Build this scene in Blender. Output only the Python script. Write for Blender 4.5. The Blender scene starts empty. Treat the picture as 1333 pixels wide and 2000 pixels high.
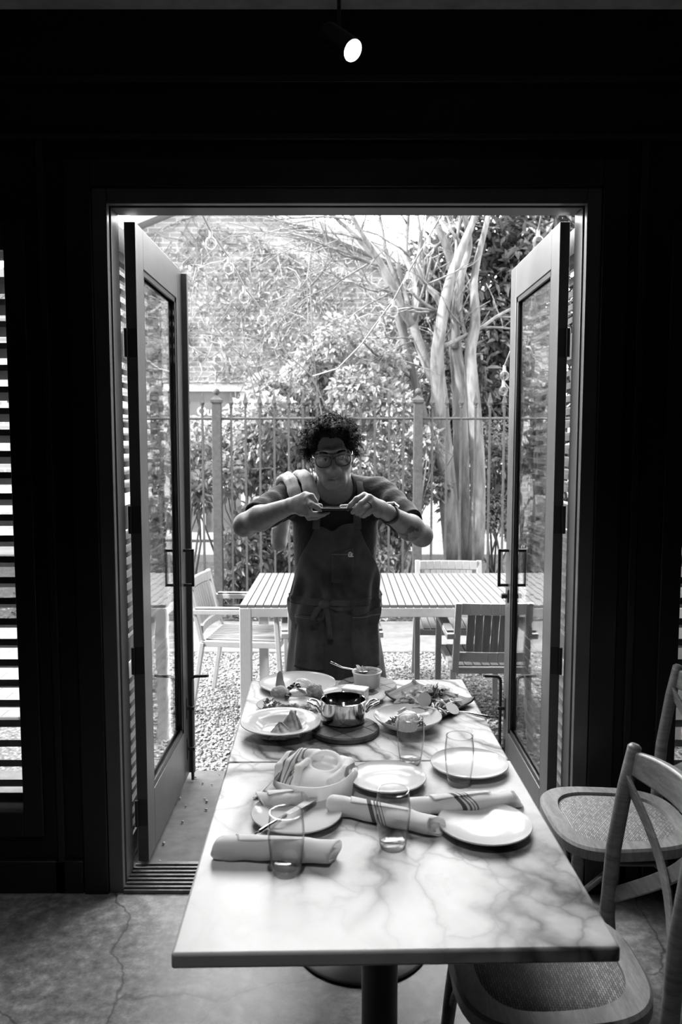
import bpy, bmesh, math, random
import numpy as np
from mathutils import Vector, Matrix, Euler
R = math.radians
SC = bpy.context.scene
COL = SC.collection
PI = math.pi

# ------------------------------------------------------------------ camera
CAM_H = 1.6
cd = bpy.data.cameras.new('camera')
cd.sensor_fit = 'VERTICAL'; cd.sensor_height = 36.0; cd.sensor_width = 24.0
cd.lens = 1555.0 / 2000.0 * 36.0
cd.clip_start = 0.05; cd.clip_end = 200
cd.dof.use_dof = True; cd.dof.focus_distance = 2.65; cd.dof.aperture_fstop = 5.0
cam = bpy.data.objects.new('camera', cd); COL.objects.link(cam)
cam.location = (0, 0, CAM_H); cam.rotation_euler = (R(90 - 5.03), 0, 0)
SC.camera = cam

# ------------------------------------------------------------------ world, sun, exposure
SKY, SUN, EXPOSURE = 1.0, 1.7, 2.85
w = bpy.data.worlds.new('hazy_bright_sky'); SC.world = w; w.use_nodes = True
nt = w.node_tree; nt.nodes.clear()
wo = nt.nodes.new('ShaderNodeOutputWorld'); bg = nt.nodes.new('ShaderNodeBackground')
tc = nt.nodes.new('ShaderNodeTexCoord'); dt = nt.nodes.new('ShaderNodeVectorMath'); dt.operation = 'DOT_PRODUCT'
dt.inputs[1].default_value = (-0.22, 0.84, 0.49)          # the thin cloud is brightest ahead, towards the street
rp = nt.nodes.new('ShaderNodeValToRGB')
rp.color_ramp.elements[0].position = 0.0; rp.color_ramp.elements[0].color = (.5, .5, .5, 1)
rp.color_ramp.elements[1].position = 0.95; rp.color_ramp.elements[1].color = (2.6, 2.6, 2.6, 1)
e_ = rp.color_ramp.elements.new(.45); e_.color = (.65, .65, .65, 1)
nt.links.new(tc.outputs['Generated'], dt.inputs[0]); nt.links.new(dt.outputs['Value'], rp.inputs[0])
nt.links.new(rp.outputs[0], bg.inputs['Color']); bg.inputs['Strength'].default_value = SKY
nt.links.new(bg.outputs[0], wo.inputs['Surface'])

sd = bpy.data.lights.new('sun', 'SUN'); sd.energy = SUN; sd.angle = R(3.0)
sun = bpy.data.objects.new('sun', sd); COL.objects.link(sun)
sun.location = (-12, 6, 12)
sun.rotation_euler = Vector((-0.78, -0.27, 0.57)).to_track_quat('Z', 'Y').to_euler()

SC.view_settings.view_transform = 'Standard'; SC.view_settings.look = 'None'
SC.view_settings.gamma = 1.0; SC.view_settings.exposure = EXPOSURE
SC.view_settings.use_curve_mapping = False
SC.cycles.max_bounces = 10; SC.cycles.transparent_max_bounces = 24
SC.cycles.caustics_refractive = False; SC.cycles.caustics_reflective = False
SC.cycles.use_denoising = True

# ------------------------------------------------------------------ pixel -> place helpers (frame 1333 x 2000)
_c, _s = math.cos(R(5.03)), math.sin(R(5.03))
def ray(px, py):
    a = (px - 666.5) / 1555.0; b = (1000 - py) / 1555.0
    return Vector((a, _c + b * _s, -_s + b * _c))
def at_z(px, py, z):
    d = ray(px, py); t = (z - CAM_H) / d.z
    return Vector((d.x * t, d.y * t, z))
def at_y(px, py, Y):
    d = ray(px, py); t = Y / d.y
    return Vector((d.x * t, Y, CAM_H + d.z * t))

# ------------------------------------------------------------------ object helpers
def tag(o, label=None, cat=None, group=None, kind=None):
    if label: o['label'] = label
    if cat: o['category'] = cat
    if group: o['group'] = group
    if kind: o['kind'] = kind
    return o
def thing(name, label, cat, loc=(0, 0, 0), rotz=0.0, group=None):
    o = bpy.data.objects.new(name, None); COL.objects.link(o)
    o.empty_display_size = .05
    o.location = loc; o.rotation_euler = (0, 0, rotz)
    return tag(o, label, cat, group)
def dup(root, loc, rotz=0.0, label=None, group=None):
    r = root.copy(); COL.objects.link(r); r.location = loc; r.rotation_euler = (0, 0, rotz)
    if label: r['label'] = label
    if group: r['group'] = group
    for ch in list(root.children):
        c = ch.copy(); COL.objects.link(c); c.parent = r
        for g in ch.children:
            d = g.copy(); COL.objects.link(d); d.parent = c
    return r
def world_of(o):
    m = Matrix.LocRotScale(o.location, o.rotation_euler, o.scale)
    return world_of(o.parent) @ m if o.parent else m

class G:
    """collects shapes; build() links them as one mesh object"""
    def __init__(s): s.v = []; s.f = []
    def add(s, vs, fs):
        b = len(s.v); s.v.extend([tuple(x) for x in vs]); s.f.extend([tuple(i + b for i in f) for f in fs]); return s
    def box(s, x0, x1, y0, y1, z0, z1):
        return s.add([(x0,y0,z0),(x1,y0,z0),(x1,y1,z0),(x0,y1,z0),(x0,y0,z1),(x1,y0,z1),(x1,y1,z1),(x0,y1,z1)],
                     [(0,3,2,1),(4,5,6,7),(0,1,5,4),(1,2,6,5),(2,3,7,6),(3,0,4,7)])
    def obox(s, c, size, rot=(0, 0, 0)):
        M = Euler(rot).to_matrix(); hx, hy, hz = [a / 2 for a in size]; c = Vector(c)
        vs = [c + M @ Vector(p) for p in [(-hx,-hy,-hz),(hx,-hy,-hz),(hx,hy,-hz),(-hx,hy,-hz),(-hx,-hy,hz),(hx,-hy,hz),(hx,hy,hz),(-hx,hy,hz)]]
        return s.add(vs, [(0,3,2,1),(4,5,6,7),(0,1,5,4),(1,2,6,5),(2,3,7,6),(3,0,4,7)])
    def bar(s, p, q, wid, thk, up=(0, 0, 1)):
        p, q = Vector(p), Vector(q); d = (q - p).normalized(); u = Vector(up)
        a = d.cross(u)
        if a.length < 1e-4: a = d.cross(Vector((1, 0, 0)))
        a.normalize(); b = a.cross(d).normalized()
        vs = [e + a * (sx * wid / 2) + b * (sz * thk / 2) for e in (p, q) for sx, sz in ((-1,-1),(1,-1),(1,1),(-1,1))]
        return s.add(vs, [(0,1,2,3),(7,6,5,4),(0,4,5,1),(1,5,6,2),(2,6,7,3),(3,7,4,0)])
    def tube(s, pts, rad, n=10, closed=False, sx=1.0, up=None):
        pts = [Vector(p) for p in pts]; m = len(pts)
        rad = [rad] * m if isinstance(rad, (int, float)) else list(rad)
        vs = []; prev = None
        for i, p in enumerate(pts):
            a = pts[(i - 1) % m] if (closed or i > 0) else p
            b = pts[(i + 1) % m] if (closed or i < m - 1) else p
            t = (b - a)
            t = t.normalized() if t.length > 1e-9 else Vector((0, 0, 1))
            if up is not None:
                u = Vector(up); u = u - t * u.dot(t)
            elif prev is None:
                u = Vector((0, 0, 1)) if abs(t.z) < .9 else Vector((1, 0, 0)); u = u - t * u.dot(t)
            else:
                u = prev - t * prev.dot(t)
            if u.length < 1e-6: u = t.orthogonal()
            u.normalize(); prev = u; w = t.cross(u)
            for k in range(n):
                an = 2 * PI * k / n
                vs.append(p + (u * math.cos(an) + w * (math.sin(an) * sx)) * rad[i])
        fs = []
        for i in range(m if closed else m - 1):
            j = (i + 1) % m
            for k in range(n):
                l = (k + 1) % n
                fs.append((i * n + k, i * n + l, j * n + l, j * n + k))
        if not closed:
            fs.append(tuple(reversed(range(n)))); fs.append(tuple((m - 1) * n + k for k in range(n)))
        return s.add(vs, fs)
    def lathe(s, prof, n=32, c=(0, 0, 0), a0=0.0):
        c = Vector(c); vs = []; rows = []
        for r, z in prof:
            if r < 1e-6: rows.append([len(vs)]); vs.append(c + Vector((0, 0, z)))
            else:
                rows.append(list(range(len(vs), len(vs) + n)))
                vs += [c + Vector((r * math.cos(a0 + 2*PI*k/n), r * math.sin(a0 + 2*PI*k/n), z)) for k in range(n)]
        fs = []
        for A, B in zip(rows, rows[1:]):
            for k in range(n):
                l = (k + 1) % n
                if len(A) == 1 and len(B) == 1: continue
                if len(A) == 1: fs.append((A[0], B[l], B[k]))
                elif len(B) == 1: fs.append((A[k], A[l], B[0]))
                else: fs.append((A[k], A[l], B[l], B[k]))
        return s.add(vs, fs)
    def ell(s, c, r, rot=(0, 0, 0), nu=16, nv=10, noise=0.0, rng=None):
        M = Euler(rot).to_matrix(); c = Vector(c); vs = []; rows = []
        for j in range(nv + 1):
            th = PI * j / nv
            if j in (0, nv): rows.append([len(vs)]); vs.append(c + M @ Vector((0, 0, r[2] * math.cos(th)))); continue
            rows.append(list(range(len(vs), len(vs) + nu)))
            for k in range(nu):
                f = 1 + (rng.uniform(-noise, noise) if rng else 0)
                vs.append(c + M @ Vector((r[0]*math.sin(th)*math.cos(2*PI*k/nu)*f, r[1]*math.sin(th)*math.sin(2*PI*k/nu)*f, r[2]*math.cos(th)*f)))
        fs = []
        for A, B in zip(rows, rows[1:]):
            for k in range(nu):
                l = (k + 1) % nu
                if len(A) == 1: fs.append((A[0], B[k], B[l]))
                elif len(B) == 1: fs.append((A[l], A[k], B[0]))
                else: fs.append((A[k], B[k], B[l], A[l]))
        return s.add(vs, fs)
    def prism(s, poly, z0, z1):
        n = len(poly)
        vs = [(x, y, z0) for x, y in poly] + [(x, y, z1) for x, y in poly]
        return s.add(vs, [tuple(reversed(range(n))), tuple(range(n, 2*n))] + [(k, (k+1) % n, n + (k+1) % n, n + k) for k in range(n)])
    def grid(s, fn, nu, nv, closed_u=False):
        vs = [fn(i / (nu if closed_u else nu - 1), j / (nv - 1)) for j in range(nv) for i in range(nu)]
        fs = []
        for j in range(nv - 1):
            for i in range(nu if closed_u else nu - 1):
                k = (i + 1) % nu
                fs.append((j*nu + i, j*nu + k, (j+1)*nu + k, (j+1)*nu + i))
        return s.add(vs, fs)
    def build(s, name, mat, parent=None, smooth=None, bevel=0.0, world=False, loc=None, rot=None, solid=0.0, sub=0, seg=2):
        return mesh_obj(name, s.v, s.f, mat, parent, smooth, bevel, world, loc, rot, solid, sub, seg)

def mesh_obj(name, v, f, mat, parent=None, smooth=None, bevel=0.0, world=False, loc=None, rot=None, solid=0.0, sub=0, seg=2):
    me = bpy.data.meshes.new(name)
    if world and parent is not None:
        M = np.array(world_of(parent).inverted()); a = np.asarray(v, float); v = a @ M[:3, :3].T + M[:3, 3]
    me.from_pydata(v, [], f); me.update()
    if smooth is not None:
        me.polygons.foreach_set('use_smooth', [True] * len(me.polygons))
        if smooth < 180: me.set_sharp_from_angle(angle=R(smooth))
    me.materials.append(mat)
    o = bpy.data.objects.new(name, me); COL.objects.link(o)
    if parent is not None: o.parent = parent
    if loc is not None: o.location = loc
    if rot is not None: o.rotation_euler = rot
    if bevel:
        b = o.modifiers.new('bevel', 'BEVEL'); b.width = bevel; b.segments = seg; b.limit_method = 'ANGLE'; b.angle_limit = R(40)
        b.harden_normals = False
        me.polygons.foreach_set('use_smooth', [True] * len(me.polygons))
        if smooth is None: me.set_sharp_from_angle(angle=R(30))
    if solid:
        m = o.modifiers.new('thickness', 'SOLIDIFY'); m.thickness = solid; m.offset = 0
    if sub:
        m = o.modifiers.new('subsurf', 'SUBSURF'); m.levels = sub; m.render_levels = sub
    return o

# ------------------------------------------------------------------ materials
class N:
    """tiny node-graph builder"""
    def __init__(s, name):
        s.m = bpy.data.materials.new(name); s.m.use_nodes = True; s.t = s.m.node_tree
        s.t.nodes.clear(); s.out = s.t.nodes.new('ShaderNodeOutputMaterial')
    def n(s, typ, **kw):
        x = s.t.nodes.new(typ)
        for k, v in kw.items(): setattr(x, k, v)
        return x
    def l(s, a, b): s.t.links.new(a, b)
    def val(s, sock, v):
        if isinstance(v, bpy.types.NodeSocket): s.l(v, sock)
        else: sock.default_value = v
    def co(s, scale=(1, 1, 1), rot=(0, 0, 0), src='Object', loc=(0, 0, 0)):
        t = s.n('ShaderNodeTexCoord'); m = s.n('ShaderNodeMapping')
        m.inputs['Scale'].default_value = scale; m.inputs['Rotation'].default_value = rot; m.inputs['Location'].default_value = loc
        s.l(t.outputs[src], m.inputs[0]); return m.outputs[0]
    def noise(s, co, scale, detail=3, rough=.55, dist=0.0):
        x = s.n('ShaderNodeTexNoise'); s.l(co, x.inputs['Vector'])
        x.inputs['Scale'].default_value = scale; x.inputs['Detail'].default_value = detail
        x.inputs['Roughness'].default_value = rough; x.inputs['Distortion'].default_value = dist
        return x.outputs[0]
    def vor(s, co, scale, feature='F1', rnd=1.0):
        x = s.n('ShaderNodeTexVoronoi', feature=feature); s.l(co, x.inputs['Vector'])
        x.inputs['Scale'].default_value = scale; x.inputs['Randomness'].default_value = rnd
        return x
    def ramp(s, fac, stops, interp='LINEAR'):
        x = s.n('ShaderNodeValToRGB'); s.l(fac, x.inputs[0]); cr = x.color_ramp; cr.interpolation = interp
        while len(cr.elements) < len(stops): cr.elements.new(.5)
        for e, (p, c) in zip(cr.elements, stops):
            e.position = p; e.color = (c, c, c, 1)
        return x.outputs[0]
    def math(s, op, a, b=0.0, c=0.0, clamp=False):
        x = s.n('ShaderNodeMath', operation=op, use_clamp=clamp)
        s.val(x.inputs[0], a); s.val(x.inputs[1], b); s.val(x.inputs[2], c); return x.outputs[0]
    def mix(s, fac, a, b, blend='MIX'):
        x = s.n('ShaderNodeMix', data_type='RGBA', blend_type=blend)
        s.val(x.inputs[0], fac)
        for k, v in ((6, a), (7, b)):
            if isinstance(v, (int, float)): v = (v, v, v, 1)
            s.val(x.inputs[k], v)
        return x.outputs[2]
    def bump(s, h, strength=.3, dist=.01):
        x = s.n('ShaderNodeBump'); s.l(h, x.inputs['Height']); x.inputs['Strength'].default_value = strength
        x.inputs['Distance'].default_value = dist; return x.outputs[0]
    def pbsdf(s, col, rough=.5, metal=0.0, normal=None, spec=.5, **kw):
        p = s.n('ShaderNodeBsdfPrincipled')
        if isinstance(col, (int, float)): col = (col, col, col, 1)
        s.val(p.inputs['Base Color'], col); s.val(p.inputs['Roughness'], rough); s.val(p.inputs['Metallic'], metal)
        s.val(p.inputs['Specular IOR Level'], spec)
        for k, v in kw.items(): s.val(p.inputs[k.replace('_', ' ')], v)
        if normal is not None: s.l(normal, p.inputs['Normal'])
        s.l(p.outputs[0], s.out.inputs[0]); return p

def plain(name, col, rough=.5, metal=0.0, spec=.5, var=0.0, scale=20, bump=0.0, bscale=60, bdist=.002, **kw):
    k = N(name); c = k.co(); cc = col; nm = None
    if var:
        f = k.noise(c, scale, 4); cc = k.ramp(f, [(.3, max(0, col - var)), (.7, col + var)])
    if bump: nm = k.bump(k.noise(c, bscale, 4), bump, bdist)
    k.pbsdf(cc, rough, metal, nm, spec, **kw); return k.m

def wood(name, dark, light, scale=(30, 3, 3), rough=.5, rot=(0, 0, 0), bump=.15):
    k = N(name); c = k.co(scale, rot)
    f = k.noise(c, 1.6, 5, .6, .8); f2 = k.noise(c, 9, 3, .6, .3)
    cc = k.ramp(k.math('MULTIPLY_ADD', f2, .35, k.math('MULTIPLY', f, .65)), [(.33, dark), (.5, (dark + light) / 2), (.66, light)])
    k.pbsdf(cc, rough, 0, k.bump(f2, bump, .002)); return k.m

def thin_glass(name, tint=.96, ior=1.5, rough=0.0, wave=0.0, edge=1.0, e0=.55):
    k = N(name); lw = k.n('ShaderNodeLayerWeight'); lw.inputs['Blend'].default_value = .5
    f0 = ((ior - 1) / (ior + 1)) ** 2
    fr = k.math('MULTIPLY_ADD', k.math('POWER', lw.outputs['Facing'], 5.0), 1 - f0, f0)
    tr = k.n('ShaderNodeBsdfTransparent'); k.l(k.ramp(lw.outputs['Facing'], [(e0, tint), (1.0, tint * edge)]), tr.inputs[0])
    gl = k.n('ShaderNodeBsdfGlossy'); gl.inputs['Roughness'].default_value = rough; gl.inputs['Color'].default_value = (1, 1, 1, 1)
    if wave:
        nm = k.bump(k.noise(k.co((1, 1, 1)), 6, 2), wave, .01); k.l(nm, gl.inputs['Normal']); k.l(nm, lw.inputs['Normal'])
    mx = k.n('ShaderNodeMixShader'); k.l(fr, mx.inputs[0]); k.l(tr.outputs[0], mx.inputs[1]); k.l(gl.outputs[0], mx.inputs[2])
    k.l(mx.outputs[0], k.out.inputs[0]); return k.m

M = {}
M['black_paint'] = plain('black_wall_paint', .006, .5, spec=.25, var=.002, scale=6, bump=.08, bscale=140)
M['black_gloss'] = plain('black_gloss_paint', .010, .35, spec=.35, bump=.05, bscale=90)
M['door_paint'] = plain('dark_grey_door_paint', .055, .35, spec=.5, var=.008, scale=14, bump=.06, bscale=120)
M['black_metal'] = plain('black_powder_coated_steel', .015, .4, .0, spec=.5)
M['ceiling'] = plain('grey_ceiling_paint', .5, .8, var=.12, scale=9, bump=.2, bscale=40)
M['iron'] = plain('weathered_dark_iron', .07, .6, spec=.3, var=.015, scale=30, bump=.1)
M['alu'] = plain('brushed_aluminium', .38, .4, .35, spec=.5, var=.02, scale=40)
M['chrome'] = plain('polished_stainless_steel', .7, .12, 1.0)
M['steel'] = plain('brushed_steel', .6, .22, 1.0)
M['white_ceramic'] = plain('white_glazed_ceramic', .56, .15, spec=.4)
M['grey_ceramic'] = plain('ivory_glazed_ceramic', .52, .15, spec=.4)
M['pane'] = thin_glass('window_pane_glass', .93, 2.1, 0, .05)
M['tumbler'] = thin_glass('thin_drinking_glass', .96, 1.5, edge=.12, e0=.48)
# ------------------------------------------------------------------ smooth blended shapes (signed distance field -> mesh)
class SDF:
    def __init__(s, lo, hi, h):
        s.lo = np.array(lo, float); s.h = h; s.n = np.ceil((np.array(hi) - s.lo) / h).astype(int) + 1
        s.d = np.full(s.n, .05, np.float32)
    def region(s, lo, hi):
        a = np.clip(np.floor((np.array(lo) - s.lo) / s.h).astype(int), 0, s.n); b = np.clip(np.ceil((np.array(hi) - s.lo) / s.h).astype(int) + 1, 0, s.n)
        if np.any(b <= a): return None, None
        ax = [(s.lo[i] + s.h * np.arange(a[i], b[i])).astype(np.float32) for i in range(3)]
        P = np.stack(np.meshgrid(*ax, indexing='ij'), -1)
        return tuple(slice(x, y) for x, y in zip(a, b)), P
    def op(s, prim, k=.01, mode='add', margin=.045):
        lo, hi, fn = prim; sl, P = s.region(np.array(lo) - margin - k, np.array(hi) + margin + k)
        if sl is None: return s
        b = fn(P); a = s.d[sl]
        if mode == 'add': h = np.maximum(k - np.abs(a - b), 0) / k; s.d[sl] = np.minimum(a, b) - h*h*k*.25
        elif mode == 'sub': b = -b; h = np.maximum(k - np.abs(a - b), 0) / k; s.d[sl] = np.maximum(a, b) + h*h*k*.25
        return s
    def mesh(s):
        return surface_nets(s.d, s.lo, s.h)
def surface_nets(d, lo, h):
    ins = d < 0; nx, ny, nz = d.shape
    c = [ins[i:nx-1+i, j:ny-1+j, k:nz-1+k] for i in (0,1) for j in (0,1) for k in (0,1)]
    cnt = sum(x.astype(np.int8) for x in c); act = (cnt > 0) & (cnt < 8); I = np.argwhere(act); idx = np.full(act.shape, -1, np.int64); idx[act] = np.arange(len(I))
    acc = np.zeros((len(I), 3)); num = np.zeros(len(I)); co = [np.array((i, j, k)) for i in (0,1) for j in (0,1) for k in (0,1)]
    vals = [d[I[:,0]+o[0], I[:,1]+o[1], I[:,2]+o[2]].astype(float) for o in co]
    for a in range(8):
        for b in range(a + 1, 8):
            if np.abs(co[a] - co[b]).sum() != 1: continue
            m = (vals[a] < 0) != (vals[b] < 0); t = np.where(m, vals[a] / np.where(m, vals[a] - vals[b], 1), 0)
            p = co[a] + (co[b] - co[a]) * t[:, None]; acc += p * m[:, None]; num += m
    V = (I + acc / num[:, None]) * h + lo; Q = []
    for ax in range(3):
        u, v = [(1, 2), (2, 0), (0, 1)][ax]
        sl0 = [slice(1, None)] * 3; sl0[ax] = slice(0, d.shape[ax] - 1); sl1 = [slice(1, None)] * 3; sl1[ax] = slice(1, d.shape[ax])
        # edges along ax, strictly inside
        A = ins[tuple(slice(0, d.shape[i]-1) if i == ax else slice(1, d.shape[i]-1) for i in range(3))]
        B = ins[tuple(slice(1, d.shape[i]) if i == ax else slice(1, d.shape[i]-1) for i in range(3))]
        E = np.argwhere(A != B)
        if not len(E): continue
        flip = A[E[:,0], E[:,1], E[:,2]]; g = E.copy()
        for i in range(3):
            if i != ax: g[:, i] += 1
        def cell(du, dv):
            q = g.copy(); q[:, u] -= du; q[:, v] -= dv; return idx[q[:,0], q[:,1], q[:,2]]
        q = np.stack([cell(1,1), cell(0,1), cell(0,0), cell(1,0)], 1); q[~flip] = q[~flip][:, ::-1]; Q.append(q)
    return V, np.concatenate(Q)
def cap(a, b, ra, rb=None):
    rb = ra if rb is None else rb; a = np.array(a, np.float32); b = np.array(b, np.float32); m = max(ra, rb)
    def fn(P):
        ba = b - a; t = np.clip(((P - a) @ ba) / (ba @ ba + 1e-12), 0, 1); return np.linalg.norm(P - a - t[..., None]*ba, axis=-1) - (ra + (rb - ra)*t)
    return np.minimum(a, b) - m, np.maximum(a, b) + m, fn
def ellp(c, r, rot=None):
    c = np.array(c, np.float32); r = np.array(r, np.float32); Rm = np.array(rot if rot is not None else Matrix.Identity(3), np.float32); m = float(r.max())
    def fn(P):
        q = (P - c) @ Rm; k0 = np.linalg.norm(q / r, axis=-1); k1 = np.linalg.norm(q / (r*r), axis=-1); return k0 * (k0 - 1) / (k1 + 1e-9)
    return c - m, c + m, fn
def chain(pts, rad): return [cap(pts[i], pts[i+1], rad[i], rad[i+1]) for i in range(len(pts) - 1)]
def nets_obj(name, sd, mat, parent, smooth_it=0):
    V, F = sd.mesh(); M_ = np.array(world_of(parent).inverted()); V = V @ M_[:3, :3].T + M_[:3, 3]
    me = bpy.data.meshes.new(name); me.from_pydata(V, [], F); me.update()
    me.polygons.foreach_set('use_smooth', [True] * len(me.polygons)); me.materials.append(mat)
    o = bpy.data.objects.new(name, me); COL.objects.link(o); o.parent = parent
    if smooth_it:
        m = o.modifiers.new('relax', 'SMOOTH'); m.iterations = smooth_it; m.factor = .5
    return o

# ================================================================== ROOM SHELL
def struct(name, g, mat, parent=None, label=None, cat=None, **kw):
    o = g.build(name, mat, parent, **kw)
    if parent is None: tag(o, label, cat, kind='structure')
    return o

# floor: polished, worn concrete with hairline cracks
k = N('polished_concrete'); c = k.co()
a = k.noise(c, 2.2, 6, .62); b = k.noise(c, 26, 5, .7); e = k.noise(c, 120, 2)
base = k.ramp(k.math('MULTIPLY_ADD', b, .6, k.math('MULTIPLY', a, .4)), [(.36, .055), (.5, .15), (.62, .28)])
nz_ = k.n('ShaderNodeTexNoise'); k.l(c, nz_.inputs['Vector']); nz_.inputs['Scale'].default_value = 2.4; nz_.inputs['Detail'].default_value = 6
cr = k.vor(k.mix(.14, c, nz_.outputs[1], 'LINEAR_LIGHT'), .75, 'DISTANCE_TO_EDGE')
crack = k.ramp(cr.outputs['Distance'], [(.0, .35), (.004, 1.0)])
col = k.mix(1.0, base, crack, 'MULTIPLY')
k.pbsdf(col, k.ramp(b, [(.35, .36), (.65, .48)]), 0, k.bump(e, .08, .001), .4)
M['concrete_floor'] = k.m
struct('floor', G().box(-3.2, 3.4, -3.6, 2.72, -.12, 0), M['concrete_floor'], label='grey worn polished concrete floor with hairline cracks', cat='floor')
struct('ceiling', G().box(-3.2, 3.4, -3.6, 2.9, 3.0, 3.12), M['ceiling'], label='dim grey ceiling at the top of the picture', cat='ceiling')
struct('wall_left', G().box(-3.3, -3.2, -3.6, 2.9, -.12, 3.12), M['black_paint'], label='black painted side wall on the left', cat='wall')
struct('wall_right', G().box(3.4, 3.5, -3.6, 2.9, -.12, 3.12), M['black_paint'], label='black painted side wall on the right', cat='wall')
struct('wall_back', G().box(-3.3, 3.5, -3.7, -3.6, -.12, 3.12), M['black_paint'], label='black painted wall behind the viewer', cat='wall')

# front wall with a doorway and two louvered windows
DX0, DX1, DZ = -.775, .814, 2.384
LX0, LX1, RX0, RX1, WZ0, WZ1 = -2.3, -1.12, 1.168, 2.5, .30, 2.233
WY0, WY1 = 2.72, 2.86
g = G()
g.box(-3.2, LX0, WY0, WY1, -.12, 3.0)
g.box(LX0, LX1, WY0, WY1, -.12, WZ0); g.box(LX0, LX1, WY0, WY1, WZ1, 3.0)
g.box(LX1, DX0 - .02, WY0, WY1, -.12, 3.0)
g.box(DX0 - .02, DX1 + .02, WY0, WY1, DZ + .02, 3.0)
g.box(DX1 + .02, RX0, WY0, WY1, -.12, 3.0)
g.box(RX0, RX1, WY0, WY1, -.12, WZ0); g.box(RX0, RX1, WY0, WY1, WZ1, 3.0)
g.box(RX1, 3.4, WY0, WY1, -.12, 3.0)
struct('wall_front', g, M['black_paint'], label='black wall around the open doorway and the shuttered windows', cat='wall')

# door frame (jambs with a rebate groove) and flat casings
M['jamb_paint'] = plain('satin_dark_jamb_paint', .06, .32, spec=.5, var=.006, scale=10)
g = G()
for x, sgn in ((DX0, -1), (DX1, 1)):
    xa, xb = sorted((x, x + sgn * .05)); g.box(xa, xb, 2.755, 2.85, 0, DZ + .05)
    xa, xb = sorted((x + sgn * .012, x + sgn * .05)); g.box(xa, xb, 2.735, 2.755, 0, DZ + .05)
    xa, xb = sorted((x, x + sgn * .05)); g.box(xa, xb, 2.705, 2.735, 0, DZ + .05)
g.box(DX0, DX1, 2.755, 2.85, DZ, DZ + .05); g.box(DX0, DX1, 2.735, 2.755, DZ + .012, DZ + .05); g.box(DX0, DX1, 2.705, 2.735, DZ, DZ + .05)
struct('trim_1', g, M['jamb_paint'], label='dark satin door frame lining the open doorway', cat='door frame', bevel=.003)
g = G()
for x, sgn in ((DX0 - .05, -1), (DX1 + .05, 1)):
    xa, xb = sorted((x, x + sgn * .085)); g.box(xa, xb, 2.695, 2.722, 0, DZ + .14)
g.box(DX0 - .05, DX1 + .05, 2.695, 2.722, DZ + .05, DZ + .14)
struct('trim_2', g, M['black_gloss'], label='black flat casing boards around the doorway', cat='trim', bevel=.003)
g = G()
for zz in (2.585, 2.765): g.box(-3.2, 3.4, 2.697, 2.722, zz, zz + .02)
for xx in (-.99, 1.0): g.box(xx - .012, xx + .012, 2.70, 2.722, 0, 2.585)
struct('trim_3', g, M['black_gloss'], label='black raised mouldings on the wall above the door', cat='trim', bevel=.002)
g = G()
for xa, xb in ((-3.2, LX1 + .14), (DX0 - .24, DX0 - .14), (DX1 + .14, DX1 + .24), (RX0 - .1, 3.4)): g.box(xa, xb, 2.70, 2.722, 0, .12)
struct('baseboard_front', g, M['black_gloss'], label='black baseboard along the front wall', cat='baseboard', bevel=.004)

# threshold
g = G(); g.box(DX0, DX1, 2.70, 2.90, 0.0, .012)
for i in range(7): g.box(DX0, DX1, 2.712 + i * .026, 2.724 + i * .026, .012, .018)
struct('trim_4', g, plain('ribbed_bronze_threshold', .12, .35, .6, var=.03, scale=30), label='ribbed metal threshold in the doorway', cat='threshold', bevel=.002)

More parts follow.
